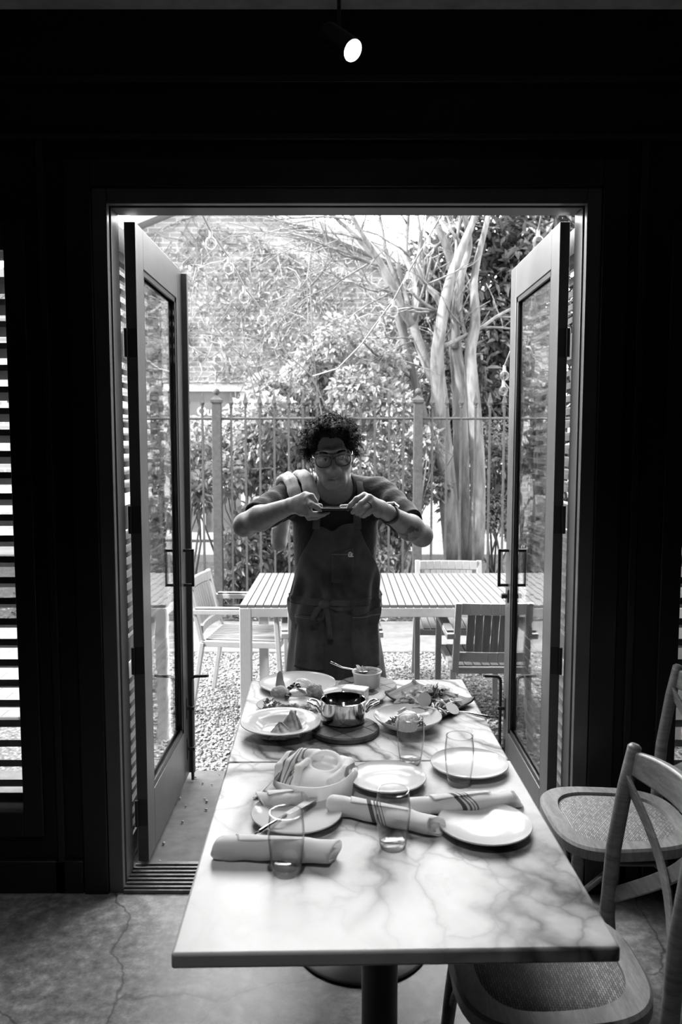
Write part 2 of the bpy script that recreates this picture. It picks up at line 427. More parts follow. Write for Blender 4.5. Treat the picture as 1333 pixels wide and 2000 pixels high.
# ------------------------------------------------------------------ doors
def door(name, xi, xo, label, astragal):
    """leaf swung open at a right angle to the wall; xi = face towards the doorway, xo = face towards the shutter"""
    sg = 1 if xi > xo else -1
    y0, y1, z0, z1 = 2.865, 3.67, .03, 2.368
    x0, x1 = min(xi, xo), max(xi, xo)
    root = thing(name, label, 'door', ((xi + xo) / 2, y0, 0)); root['kind'] = 'structure'
    g = G()
    g.box(x0, x1, y0, y0 + .11, z0, z1); g.box(x0, x1, y1 - .11, y1, z0, z1)
    g.box(x0, x1, y0 + .11, y1 - .11, z0, z0 + .235); g.box(x0, x1, y0 + .11, y1 - .11, z1 - .14, z1)
    g.build('door_leaf', M['door_paint'], root, bevel=.002, world=True)
    ya, yb, za, zb = y0 + .11, y1 - .11, z0 + .235, z1 - .14
    g = G(); xm = (x0 + x1) / 2
    for xs in (x0 + .004, x1 - .012):
        g.box(xs, xs + .008, ya, ya + .022, za, zb); g.box(xs, xs + .008, yb - .022, yb, za, zb)
        g.box(xs, xs + .008, ya, yb, za, za + .022); g.box(xs, xs + .008, ya, yb, zb - .022, zb)
    g.build('glazing_bead', M['black_gloss'], root, world=True, bevel=.002)
    G().box(xm - .002, xm + .002, ya + .004, yb - .004, za + .004, zb - .004).build('glass', M['pane'], root, world=True)
    # pull handles on both faces
    hy = y1 - .055
    for xf, d in ((xi, sg), (xo, -sg)):
        g = G(); xe = xf + d * .042
        g.tube([(xf, hy, .945), (xe, hy, .945), (xe, hy, 1.105), (xf, hy, 1.105)], .0075, 8)
        h = G()
        for a, b in (((xf, hy, .945), (xe + d*.006, hy, .945)), ((xf, hy, 1.105), (xe + d*.006, hy, 1.105)), ((xe, hy, .938), (xe, hy, 1.112))):
            h.bar(a, b, .013, .013, up=(0, 1, 0))
        h.build('pull_handle', M['black_metal'], root, world=True, bevel=.002)
    # cane bolt: rod bent over at the top, running in two brackets
    by = y1 - .035; rx = xi + sg * .022
    bolt = G(); bx = rx + sg * .085
    bolt.tube([(rx, by, .012), (rx, by, .485), (rx + sg*.004, by - .004, .502), (rx + sg*.018, by - .008, .512), (bx, by - .03, .522)], .0075, 10)
    bo = bolt.build('cane_bolt', M['black_metal'], root, world=True, smooth=60)
    b2 = G()
    for zc in (.36, .165):
        b2.box(min(xi, xi + sg*.004), max(xi, xi + sg*.004), by - .018, by + .018, zc - .05, zc + .05)
        b2.box(min(xi, xi + sg*.036), max(xi, xi + sg*.036), by - .013, by + .013, zc - .008, zc + .008)
    b2.build('bolt_bracket', M['black_metal'], bo, world=True, bevel=.002) if False else b2.build('bolt_bracket', M['black_metal'], root, world=True, bevel=.002)
    if astragal:
        G().box(x0 - .002, xi + sg * .026, y1, y1 + .022, z0, z1 - .01).build('astragal', M['door_paint'], root, world=True, bevel=.003)
    else:
        g = G(); g.box(min(xi, xi + sg*.006), max(xi, xi + sg*.006), hy - .02, hy + .02, .865, .925)
        g.tube([(xi, hy, .895), (xi + sg*.03, hy, .895)], .013, 12)
        g.build('thumb_turn', M['black_metal'], root, world=True, bevel=.002)
    g = G()
    for zc in (.22, .80, 1.32, 1.95):
        g.tube([(xo, y0 - .006, zc - .05), (xo, y0 - .006, zc + .05)], .008, 8)
        g.box(x0, x1, y0 - .002, y0, zc - .05, zc + .05)
    g.build('hinge', M['black_metal'], root, world=True, smooth=50)
    return root
door('door_1', -.722, -.762, 'left glazed door leaf standing open, with dark edge strip', True)
door('door_2', .768, .804, 'right glazed door leaf standing open, with thumb turn under its handle', False)

# ------------------------------------------------------------------ exterior shutters, folded back beyond the door leaves
M['slat'] = plain('dark_stained_louver_wood', .12, .5, spec=.4, var=.02, scale=12)
def shutter(name, x, sg, label):
    root = thing(name, label, 'shutter', (x, 2.93, 0)); y0, y1 = 2.93, 3.60
    g = G()
    for zc in (.05, .82, 1.32, 1.95, 2.33): g.box(x - .022, x + .022, y0, y1, zc - .045, zc + .045)
    g.box(x - .022, x + .022, y1 - .06, y1, .01, 2.37); g.box(x + sg*.008, x + sg * .022, y0, y0 + .02, .01, 2.37) if sg > 0 else g.box(x - .022, x - .008, y0, y0 + .02, .01, 2.37)
    g.build('shutter_frame', M['slat'], root, world=True)
    g = G(); z = .13
    while z < 2.27:
        if all(abs(z - q) > .075 for q in (.82, 1.32, 1.95)):
            a = (x - sg * .026, z - .014); b = (x + sg * .02, z + .014)
            g.add([(a[0], y0, a[1]), (b[0], y0, b[1] - .006), (b[0], y0, b[1] + .006), (a[0], y0, a[1] + .02),
                   (a[0], y1, a[1]), (b[0], y1, b[1] - .006), (b[0], y1, b[1] + .006), (a[0], y1, a[1] + .02)],
                  [(0,1,2,3),(7,6,5,4),(0,4,5,1),(1,5,6,2),(2,6,7,3),(3,7,4,0)])
        z += .048
    g.build('louver_slats', M['slat'], root, world=True)
shutter('louvered_shutter', -.822, -1, 'dark louvered shutter folded back behind the left door leaf')
shutter('louvered_shutter', .872, 1, 'dark louvered shutter folded back behind the right door leaf')

# ------------------------------------------------------------------ louvered windows
def window(name, x0, x1, label):
    g = G(); y0, y1 = WY0 - .02, WY1
    g.box(x0 - .07, x0, y0, WY0 + .002, WZ0 - .09, WZ1 + .09); g.box(x1, x1 + .07, y0, WY0 + .002, WZ0 - .09, WZ1 + .09)
    g.box(x0, x1, y0, WY0 + .002, WZ0 - .09, WZ0); g.box(x0, x1, y0, WY0 + .002, WZ1, WZ1 + .09)
    root = thing(name, label, 'window', ((x0 + x1) / 2, WY0, WZ0)); root['kind'] = 'structure'
    g.build('window_frame', M['black_gloss'], root, world=True, bevel=.003)
    G().box(x0, x1, 2.80, 2.804, WZ0, WZ1).build('pane', M['pane'], root, world=True)
    g = G(); n = 26; pitch = .0765; z = WZ0 + .02
    for i in range(n):
        zc = z + i * pitch
        if zc > WZ1 - .01: break
        g.obox(((x0 + x1) / 2, 2.90, zc), (x1 - x0 + .02, .070, .024), (R(-22), 0, 0))
    g.build('louver_slats', M['louver'], root, world=True)
M['louver'] = plain('weathered_grey_louver_wood', .07, .6, spec=.3, var=.03, scale=10, bump=.2, bscale=30)
window('window_1', LX0, LX1, 'left window with horizontal louvers striping the daylight')
window('window_2', RX0, RX1, 'right window with horizontal louvers behind the chairs')

# ------------------------------------------------------------------ spotlights
def spot(name, loc, aim, label, watt, size=70, soft=.025, group=None):
    root = thing(name, label, 'spotlight', loc, group=group)
    d = (Vector(aim) - Vector(loc)).normalized(); q = d.to_track_quat('-Z', 'Y'); e = q.to_euler()
    L, r = .135, .034
    g = G(); g.lathe([(0, L), (r * .96, L), (r, L - .006), (r, .0), (r * .92, .0), (r * .92, .03), (r*.9, .04), (0, .04)], 36)
    g.build('lamp_head', M['black_gloss'], root, smooth=40, rot=e)
    g = G(); g.lathe([(r * .915, .001), (r * .90, .036), (r*.88, .036), (r*.88, .036)], 36)
    g.build('reflector', M['lamp_lining'], root, smooth=40, rot=e)
    G().lathe([(0, .034), (r * .88, .034)], 36).build('lens', M['lens'], root, rot=e)
    g = G(); b = Vector((0, 0, 0)) - d * .075; b = Vector(b)
    top = Vector((b.x, b.y + .03, 3.0 - loc[2]))
    g.tube([b + Vector((0, .03, -.005)), b + Vector((0, .045, .03)), top], .006, 8)
    g.lathe([(0, top.z - .025), (.03, top.z - .025), (.032, top.z - .02), (.032, top.z), (0, top.z)], 24, (top.x, top.y, 0))
    g.build('ceiling_mount', M['black_metal'], root, smooth=40)
    ld = bpy.data.lights.new('spot_beam', 'SPOT'); ld.energy = watt; ld.spot_size = R(size); ld.spot_blend = .6; ld.shadow_soft_size = soft
    lo = bpy.data.objects.new('spot_beam', ld); COL.objects.link(lo); lo.parent = root
    lo.location = d * .012; lo.rotation_euler = e
k = N('lamp_lens'); em = k.n('ShaderNodeEmission'); em.inputs[1].default_value = 3.0; k.l(em.outputs[0], k.out.inputs[0]); M['lens'] = k.m
M['lamp_lining'] = plain('pale_lamp_lining', .85, .3)
spot('ceiling_spotlight', at_y(690, 99, 2.45), at_y(690, 99, 2.45) + Vector((.55, -.55, -.62)), 'small black cylinder spotlight shining above the doorway', 3)
spot('ceiling_spotlight', (-.05, .95, 2.86), (.08, 1.55, .75), 'added fill spotlight, out of view on the ceiling above the near table', 8, 80, .06)  # added fill lamp, out of view, to brighten the napkins and plates
# ================================================================== OUTDOORS
k = N('gravel'); c = k.co()
v = k.vor(c, 62, 'F1'); n = k.noise(c, 3, 3)
vc = k.n('ShaderNodeSeparateColor'); k.l(v.outputs['Color'], vc.inputs[0])
shade = k.math('MULTIPLY', vc.outputs[0], .18); col = k.math('ADD', shade, .10)
col = k.mix(1.0, col, k.ramp(v.outputs['Distance'], [(.3, 1.0), (.75, .25)]), 'MULTIPLY')
k.pbsdf(col, .8, 0, k.bump(v.outputs['Distance'], -1.0, .02), .3); M['gravel'] = k.m
struct('ground_gravel', G().box(-9, 9, 3.77, 6.0, -.2, -.02), M['gravel'], label='pale gravel yard outside the doorway', cat='gravel')
M['slab'] = plain('grey_concrete_landing', .085, .75, var=.02, scale=16, bump=.25, bscale=160, spec=.3)
struct('ground_landing', G().box(-3.2, 3.4, 2.86, 3.77, -.2, 0), M['slab'], label='grey concrete landing just outside the doorway', cat='landing', bevel=.006)
M['kerb'] = plain('pale_concrete_kerb', .15, .85, var=.04, scale=8, bump=.3, bscale=90, spec=.2)
struct('ground_kerb', G().box(-9, 9, 6.0, 7.02, -.2, .0), M['kerb'], label='pale smooth concrete strip between gravel and fence', cat='kerb', bevel=.01)
M['soil'] = plain('dark_leaf_litter_soil', .06, .9, var=.04, scale=40, bump=.8, bscale=60, bdist=.03, spec=.1)
struct('ground_bed', G().box(-12, 12, 7.02, 10.75, -.25, -.01), M['soil'], label='dark planting bed under the fence and shrubs', cat='soil')
M['asphalt'] = plain('pale_sunlit_street', .22, .9, var=.03, scale=5, spec=.2)
struct('ground_street', G().box(-40, 40, 10.75, 60, -.3, -.03), M['asphalt'], label='pale sunlit street beyond the planting bed', cat='street')
struct('ground_curb', G().box(-12, 12, 10.6, 10.78, -.3, .10), plain('shaded_stone_curb', .16, .9, var=.03, scale=9), label='low stone curb beside the street', cat='curb', bevel=.01)
k = N('brick_pavers'); b = k.n('ShaderNodeTexBrick'); k.l(k.co((1, 1, 1)), b.inputs['Vector'])
b.inputs['Scale'].default_value = 1.0; b.inputs['Brick Width'].default_value = .22; b.inputs['Row Height'].default_value = .11; b.inputs['Mortar Size'].default_value = .004
for i, q in enumerate((.24, .19, .07)): b.inputs[i + 1].default_value = (q, q, q, 1)
k.pbsdf(b.outputs[0], .85, spec=.2); M['pavers'] = k.m
struct('ground_pavers', G().box(-6, -1.5, 4.5, 6.9, -.1, .008), M['pavers'], label='pale brick paving seen through the left louvers', cat='paving')

# loose stones lying over the gravel: nobody could count them
def stones(n, x0, x1, y0, y1, smin, smax, seed, z=-.02):
    r = np.random.default_rng(seed)
    base = np.array([(1,0,0),(.3,.95,0),(-.8,.6,0),(-.8,-.6,0),(.3,-.95,0),(.1,.1,.75),(-.1,0,-.6)])
    tri = np.array([(0,1,5),(1,2,5),(2,3,5),(3,4,5),(4,0,5),(1,0,6),(2,1,6),(3,2,6),(4,3,6),(0,4,6)])
    s = r.uniform(smin, smax, (n, 1, 1)); j = r.uniform(.75, 1.25, (n, 7, 3)); P = base[None] * j * s
    a = r.uniform(0, 2*PI, n); ca, sa = np.cos(a), np.sin(a)
    X = P[..., 0]*ca[:, None] - P[..., 1]*sa[:, None]; Y = P[..., 0]*sa[:, None] + P[..., 1]*ca[:, None]; Z = P[..., 2]
    t = r.uniform(-.6, .6, (n, 1)); Z2 = Z*np.cos(t) + X*np.sin(t); X2 = X*np.cos(t) - Z*np.sin(t)
    V = np.stack([X2 + r.uniform(x0, x1, (n, 1)), Y + r.uniform(y0, y1, (n, 1)), Z2 + z + r.uniform(0, smax*.7, (n, 1))], -1).reshape(-1, 3)
    F = (tri[None] + (np.arange(n) * 7)[:, None, None]).reshape(-1, 3)
    return V, F
k = N('pebble_mix'); gi = k.n('ShaderNodeNewGeometry')
k.pbsdf(k.ramp(gi.outputs['Random Per Island'], [(0, .06), (.3, .16), (.75, .27), (1, .38)]), .75, spec=.3); M['pebble'] = k.m
V1, F1 = stones(26000, -1.5, 1.9, 3.79, 5.99, .006, .0125, 3)
tag(mesh_obj('gravel_stones', V1, F1.tolist(), M['pebble']), 'pale crushed stones covering the gravel yard', 'gravel', kind='stuff')
rng = random.Random(5)
pebs = [(508,1516),(552,1527),(532,1520),(560,1562),(572,1568),(571,1573),(458,1480+70),(412,1648),(386,1578),(324,1648),(338,1632),(430,1556),(318,1690),(396,1532)]
pg = None
for i, (px, py) in enumerate([(382,1519),(396,1530),(414,1533),(400,1561),(404,1566),(403,1582),(363,1575),(352,1560),(338,1577),(320,1648),(357,1606),(312,1684),(429,1514),(326,1692)]):
    p = at_z(px, py, .004); g = G(); s = rng.uniform(.004, .008)
    g.ell((0, 0, s * .5), (s, s * .8, s * .6), (0, 0, rng.uniform(0, 3)), 8, 5, .15, rng)
    o = g.build('pebble', M['pebble'], None, smooth=60, loc=p)
    tag(o, 'tiny loose pebble on the grey concrete landing', 'pebble', 'stray pebbles on the landing')

# ------------------------------------------------------------------ iron fence
FY = 7.3
fence = thing('iron_fence', 'dark spear-topped iron fence standing behind the yard', 'fence', (0, FY, 0))
g = G()
for z in (1.812, .085): g.tube([(-4.2, FY, z), (4.2, FY, z)], .0125, 8)
rails = g
a = G().tube([(-4.2, FY, 1.812), (4.2, FY, 1.812)], .0125, 8); a.build('rail', M['iron'], fence, world=True, smooth=50)
a = G().tube([(-4.2, FY, .085), (4.2, FY, .085)], .0125, 8); a.build('rail', M['iron'], fence, world=True, smooth=50)
PX = [(427 - 667) / 1555 * 7.34, (815.7 - 667) / 1555 * 7.34]; sp_ = PX[1] - PX[0]
posts = [PX[0] - sp_, PX[0], PX[1], PX[1] + sp_]
g = G(); w_ = .041
g.box(-w_, w_, -w_, w_, -.05, 1.955)
g.build('post', M['iron'], fence, bevel=.004, loc=(posts[0], 0, 0))
post_me = fence.children[-1]
pcap = G(); pcap.box(-.05, .05, -.05, .05, 1.955, 1.98); pcap.add([(-.05,-.05,1.98),(.05,-.05,1.98),(.05,.05,1.98),(-.05,.05,1.98),(0,0,2.03)], [(0,1,4),(1,2,4),(2,3,4),(3,0,4)])
pcap.tube([(0, 0, 2.0), (0, 0, 2.03)], .012, 10); pcap.ell((0, 0, 2.055), (.031, .031, .031), (0, 0, 0), 16, 10)
post_me = [o for o in fence.children if o.name.startswith('post')][0]
cap_o = pcap.build('post_cap', M['iron'], post_me, smooth=40)
for x in posts[1:]:
    p = post_me.copy(); COL.objects.link(p); p.parent = fence; p.location = (x, 0, 0)
    q = cap_o.copy(); COL.objects.link(q); q.parent = p
def finial():
    f = G()
    f.add([(-.021,-.021,.0),(.021,-.021,.0),(.021,.021,.0),(-.021,.021,.0),(0,0,.10)], [(0,3,2,1),(0,1,4),(1,2,4),(2,3,4),(3,0,4)])
    f.lathe([(0, -.045), (.015, -.045), (.016, -.035), (.012, -.03), (.022, -.006), (.022, 0), (0, 0)], 12)
    return f
first = None; xs = []
for a, b in zip(posts, posts[1:]):
    for i in range(1, 15): xs.append(a + (b - a) * i / 15 if False else a + (b - a) * i / 14.6)
xs = []
for a, b in zip(posts, posts[1:]):
    n = 14
    for i in range(1, n): xs.append(a + (b - a) * i / n)
for x in xs:
    if first is None:
        first = G().box(-.0095, .0095, -.0095, .0095, -.05, 1.93).build('picket', M['iron'], fence, loc=(x, 0, 0))
        fin0 = finial().build('finial', M['iron'], first, loc=(0, 0, 1.955))
    else:
        p = first.copy(); COL.objects.link(p); p.parent = fence; p.location = (x, 0, 0)
        q = fin0.copy(); COL.objects.link(q); q.parent = p

# ------------------------------------------------------------------ brick building with a gable
BY = 13.0
k = N('old_brick'); b = k.n('ShaderNodeTexBrick')
tcn = k.n('ShaderNodeTexCoord'); mp = k.n('ShaderNodeMapping'); mp.inputs['Rotation'].default_value = (R(90), 0, 0)
k.l(tcn.outputs['Object'], mp.inputs[0])
sx = k.n('ShaderNodeSeparateXYZ'); k.l(tcn.outputs['Object'], sx.inputs[0]); cb = k.n('ShaderNodeCombineXYZ')
k.l(sx.outputs[0], cb.inputs[0]); k.l(sx.outputs[2], cb.inputs[1]); k.l(cb.outputs[0], b.inputs['Vector'])
b.inputs['Scale'].default_value = 1; b.inputs['Brick Width'].default_value = .23; b.inputs['Row Height'].default_value = .078; b.inputs['Mortar Size'].default_value = .011
for i, q in enumerate((.36, .52, .66)): b.inputs[i + 1].default_value = (q, q, q, 1)
nz = k.noise(k.co(), .8, 4)
k.pbsdf(k.mix(1, b.outputs[0], k.ramp(nz, [(.3, .75), (.7, 1.15)]), 'MULTIPLY'), .9, spec=.1); M['brick'] = k.m
bld = thing('brick_building', 'vine-covered brick gable building across the street', 'building', (-1, BY, 0))
apex = at_y(431, 385, BY); sl = .395
def gz(x): return apex.z - abs(x - apex.x) * sl
xl, xr = -9.0, 3.6
xe = at_y(262, 447, BY).x
poly = [(xl, -.2), (xr, -.2), (xr, gz(xr)), (apex.x, apex.z), (xl, gz(xl))]
g = G(); n = len(poly)
vs = [(x, BY, z) for x, z in poly] + [(x, BY + 8, z) for x, z in poly]
g.add(vs, [tuple(range(n)), tuple(reversed(range(n, 2*n)))] + [((i+1) % n, i, n+i, n + (i+1) % n) for i in range(n)])
g.build('wall', M['brick'], bld, world=True)
M['white_trim'] = plain('white_painted_trim', .5, .6, spec=.3)
g = G()
for a, c2 in (((xl - .2, gz(xl - .2)), (apex.x, apex.z)), ((apex.x, apex.z), (xr + .2, gz(xr + .2)))):
    p = Vector((a[0], 0, a[1] + .09)); q = Vector((c2[0], 0, c2[1] + .09))
    g.bar((p.x, BY + 3.9, p.z), (q.x, BY + 3.9, q.z), 8.4, .16, up=(0, 0, 1))
g.build('roof', plain('grey_roof_edge', .30, .8), bld, world=True)
# shop window with painted lettering
wl, wr = at_y(330, 765, BY).x, at_y(470, 765, BY).x; zt = at_y(400, 765, BY).z; zb = at_y(400, 1040, BY).z
g = G(); zt2 = at_y(400, 752, BY).z
g.box(wl - .4, wr + .08, BY - .10, BY, zt, zt2); g.box(wr, wr + .1, BY - .06, BY, zb, zt); g.box(wl - .1, wl, BY - .06, BY, zb, zt)
g.box(wl - .2, wr + .15, BY - .12, BY, zb - .1, zb)
xm = at_y(396, 900, BY).x; g.box(xm - .04, xm + .04, BY - .05, BY, zb, at_y(396, 960, BY).z); g.box(xm + .0, xm + .72, BY - .05, BY, at_y(396, 955, BY).z, at_y(396, 945, BY).z)
so = g.build('window_surround', M['white_trim'], bld, world=True)
win = G().box(wl, wr, BY - .02, BY - .001, zb, zt).build('window', plain('shop_window_glass', .11, .1, spec=.6, var=.04, scale=1.5), bld, world=True)
def lettering(txt, x, z, size, parent, mat, name='lettering'):
    cu = bpy.data.curves.new(name, 'FONT'); cu.body = txt; cu.size = size; cu.extrude = .004; cu.offset = .004; cu.align_x = 'LEFT'
    ob = bpy.data.objects.new(name, cu); COL.objects.link(ob)
    bpy.context.view_layer.update()
    me = bpy.data.meshes.new_from_object(ob.evaluated_get(bpy.context.evaluated_depsgraph_get()))
    bpy.data.objects.remove(ob); me.materials.clear(); me.materials.append(mat)
    o = bpy.data.objects.new(name, me); COL.objects.link(o); o.parent = parent
    return o
M['white_letters'] = plain('white_sign_lettering', .6, .6)
bl = Vector(bld.location)
for txt, px, py, hpx in (('Our', 385, 811, 17), ('Portfolio', 388, 830, 13), ('e Coms', 366, 843, 9)):
    p = at_y(px, py, BY - .03); o = lettering(txt, 0, 0, hpx / 119.0 * 1.35, win, M['white_letters'])
    o.location = p - bl; o.rotation_euler = (R(90), 0, 0)

# ------------------------------------------------------------------ outdoor slatted table
M['tslat'] = wood('silvered_teak_slats', .06, .105, (2, 30, 30), .65)
tb = thing('slatted_outdoor_table', 'long pale slatted outdoor dining table standing on the gravel', 'table', (.6, 4.72, -.02))
x0, x1, y0, y1, zt = -.545 - .6, 1.85 - .6, 4.2 - 4.72, 5.25 - 4.72, .75
g = G(); x = x0; pit = .0425
while x < x1 - .01: g.box(x + .003, x + pit - .003, y0 + .004, y1 - .004, zt - .016, zt); x += pit
g.build('table_top', M['tslat'], tb)
g = G(); g.box(x0 + .061, x1 - .061, y0 + .002, y0 + .032, zt - .066, zt - .017); g.box(x0 + .061, x1 - .061, y1 - .032, y1 - .002, zt - .066, zt - .017)
g.box(x0 + .002, x0 + .032, y0 + .061, y1 - .061, zt - .066, zt - .017); g.box(x1 - .032, x1 - .002, y0 + .061, y1 - .061, zt - .066, zt - .017)
g.build('apron', M['alu'], tb, bevel=.002)
for xx in (x0, x1 - .062):
    for yy in (y0, y1 - .062):
        G().box(xx, xx + .062, yy, yy + .062, 0, zt - .017).build('leg', M['alu'], tb, bevel=.003)

# ------------------------------------------------------------------ outdoor armchairs (local: front = +Y)
M['cslat'] = wood('pale_weathered_slats', .13, .24, (30, 3, 3), .6)
def armchair(label, loc, rotz, group=None):
    t = thing('slatted_garden_chair', label, 'chair', loc, rotz, group)
    W, th = .235, .018
    # seat
    g = G()
    for i in range(9):
        xx = -W + .03 + i * (2*W - .06) / 9; g.box(xx + .003, xx + (2*W - .06)/9 - .003, -.20, .235, .432, .446)
    g.build('seat', M['cslat'], t)
    g = G(); g.box(-W, W, .225, .255, .405, .44); g.box(-W, W, -.225, -.20, .405, .44); g.box(-W, -W + .03, -.22, .25, .405, .44); g.box(W - .03, W, -.22, .25, .405, .44)
    g.build('seat_frame', M['alu'], t, bevel=.003)
    # back
    def bk(z): return -.215 - max(0, z - .42) * .24
    g = G()
    for i in range(8):
        xx = -.165 + i * .33 / 8
        def cv(q): return -.02 * (1 - (q / .2) ** 2)
        a = xx + .002; b = xx + .33/8 - .002
        z0, z1 = .53, .735
        vs = []
        for (xa, z) in ((a, z0), (b, z0), (b, z1), (a, z1)):
            for d in (0, .012): vs.append((xa, bk(z) + cv(xa) + d, z))
        g.add(vs, [(0,2,4,6),(7,5,3,1),(0,1,3,2),(2,3,5,4),(4,5,7,6),(6,7,1,0)])
    g.build('backrest_slats', M['cslat'], t)
    g = G()
    for sx in (-1, 1):
        g.bar((sx*.215, bk(.40), .40), (sx*.212, bk(.80), .80), .034, .024, up=(0, 1, 0))
    for zc, hh in ((.768, .06), (.50, .05)):
        pts = [(-.2 + .4*i/8, bk(zc) - .02*(1 - ((-.2 + .4*i/8)/.2)**2) + .006, zc) for i in range(9)]
        for p, q in zip(pts, pts[1:]): g.bar(p, q, .022, hh)
    g.build('back_frame', M['alu'], t, bevel=.003)
    for sx in (-1, 1):
        G().bar((sx*.225, bk(.42), .43), (sx*.235, -.285, 0), .034, .026, up=(0, 1, 0)).build('leg', M['alu'], t, bevel=.003)
        G().bar((sx*.245, .235, .62), (sx*.245, .275, 0), .034, .026, up=(0, 1, 0)).build('leg', M['alu'], t, bevel=.003)
        G().bar((sx*.245, -.28, .618), (sx*.245, .26, .628), .045, .03).build('armrest', M['alu'], t, bevel=.004)
        G().bar((sx*.245, -.25, .640), (sx*.245, .25, .649), .04, .010).build('arm_pad', M['armpad'], t, bevel=.003)
    return t
M['armpad'] = wood('dark_arm_pad_wood', .09, .15, (3, 20, 3), .5)
ch = armchair('slatted garden chair at the left end of the outdoor table', (-.585, 4.86, -.02), R(-97))
dup(ch, (.815, 4.32, -.02), R(0), 'slatted garden chair with its back to the doorway, beside the right door')
dup(ch, (-.06, 4.34, -.02), R(3), 'slatted garden chair mostly hidden behind the man')
dup(ch, (.735, 5.18, -.02), R(178), 'slatted garden chair on the far side of the outdoor table')

# ------------------------------------------------------------------ string lights
M['bulb'] = thin_glass('clear_bulb_glass', .85, 1.6, .02, edge=.5)
M['cord'] = plain('grey_light_cord', .25, .6); M['cord2'] = plain('grey_bulb_socket', .3, .5)
def string_light(label, pts, bulbs):
    t = thing('string_light', label, 'string light', pts[0])
    G().tube(pts, .006, 6).build('cord', M['cord'], t, world=True, smooth=60)
    for b in bulbs:
        b = Vector(b)
        s = G().tube([b + Vector((0, 0, .005)), b + Vector((0, 0, -.045))], [.012, .014], 10).build('socket', M['cord2'], t, world=True, smooth=40)
        G().ell(b + Vector((0, 0, -.075)), (.037, .037, .041), (0, 0, 0), 14, 10).build('bulb', M['bulb'], s, world=False, smooth=180) if False else \
        G().ell(b + Vector((0, 0, -.075)), (.037, .037, .041), (0, 0, 0), 14, 10).build('bulb', M['bulb'], t, world=True, smooth=180)
def along(pix, Y0, Y1):
    n = len(pix); return [at_y(x, y, Y0 + (Y1 - Y0) * i / (n - 1)) for i, (x, y) in enumerate(pix)]
EAVE = [Vector((x_, 2.9, 2.9)) for x_ in (-1.3, .75, 1.6)]; TIE = at_y(640, 800, 7.29)
L1 = [EAVE[0]] + along([(360,340),(398,424),(412,452),(447,502),(477,560),(512,606),(533,650),(560,690),(610,735)], 5.0, 6.6)
string_light('left string of clear bulbs sagging across the yard', L1 + [TIE], L1[3:8])
L2 = [EAVE[1]] + along([(905,340),(861,423),(838,464),(798,532),(769,587),(744,620),(707,672),(660,720),(610,735)], 5.0, 6.6)
string_light('middle string of clear bulbs crossing before the bare tree', L2 + [TIE], L2[3:7])
L3 = [EAVE[2]] + along([(1075,340),(1058,423),(1052,450),(1040,500),(1020,590),(1000,680),(986,715),(984,745),(1000,765)], 5.0, 6.8)
string_light('right string of clear bulbs beside the right door', L3 + [at_y(1000, 790, 7.29)], [L3[3], L3[7], L3[8]])
# ================================================================== PLANTS
def leaf_mat(name, lo, hi, rough=.4, trans=.35, spec=.4):
    k = N(name); gi = k.n('ShaderNodeNewGeometry')
    c = k.ramp(gi.outputs['Random Per Island'], [(0, lo), (.6, (lo + hi) / 2), (1, hi)])
    p = k.pbsdf(c, rough, spec=spec); t = k.n('ShaderNodeBsdfTranslucent'); k.l(c, t.inputs[0])
    m = k.n('ShaderNodeMixShader'); m.inputs[0].default_value = trans
    k.l(p.outputs[0], m.inputs[1]); k.l(t.outputs[0], m.inputs[2]); k.l(m.outputs[0], k.out.inputs[0]); return k.m
def leaves(P, D, L, W, r, fold=.35, droop=.3):
    """P base points (n,3), D directions (n,3); six-vertex folded leaves"""
    n = len(P); D = D / (np.linalg.norm(D, axis=1, keepdims=True) + 1e-9)
    up = np.array([0, 0, 1.0]) + r.normal(0, .55, (n, 3)); S = np.cross(D, up); S /= np.linalg.norm(S, axis=1, keepdims=True) + 1e-9
    U = np.cross(S, D); L = L[:, None]; W = W[:, None]
    b = P; tip = P + D*L - U*L*droop; m1 = P + D*L*.35; m2 = P + D*L*.7 - U*L*droop*.35
    V = np.stack([b, m1 + S*W*.5 + U*W*fold*.5, m2 + S*W*.42 + U*W*fold*.42, tip, m2 - S*W*.42 + U*W*fold*.42, m1 - S*W*.5 + U*W*fold*.5], 1).reshape(-1, 3)
    o = (np.arange(n) * 6)[:, None]
    F = np.concatenate([o + np.array([[0, 1, 2, 3]]), o + np.array([[0, 3, 4, 5]])], 0)
    return V, F.tolist()
def clump_leaves(clumps, n, L, W, seed, aim=.6):
    """clumps: (centre, radii, weight); leaves sit near the surface of each clump, pointing outward and down"""
    r = np.random.default_rng(seed); wts = np.array([c[2] for c in clumps], float); wts /= wts.sum()
    idx = r.choice(len(clumps), n, p=wts); C = np.array([c[0] for c in clumps])[idx]; Rr = np.array([c[1] for c in clumps])[idx]
    d = r.normal(0, 1, (n, 3)); d /= np.linalg.norm(d, axis=1, keepdims=True)
    rad = r.uniform(.25, 1, (n, 1)) ** .45
    P = C + d * Rr * rad; P[:, 2] = np.maximum(P[:, 2], .01)
    D = d * aim + r.normal(0, .6, (n, 3)) + np.array([0, 0, -.25])
    return leaves(P, D, r.uniform(.7, 1.25, n) * L, r.uniform(.7, 1.25, n) * W, r)
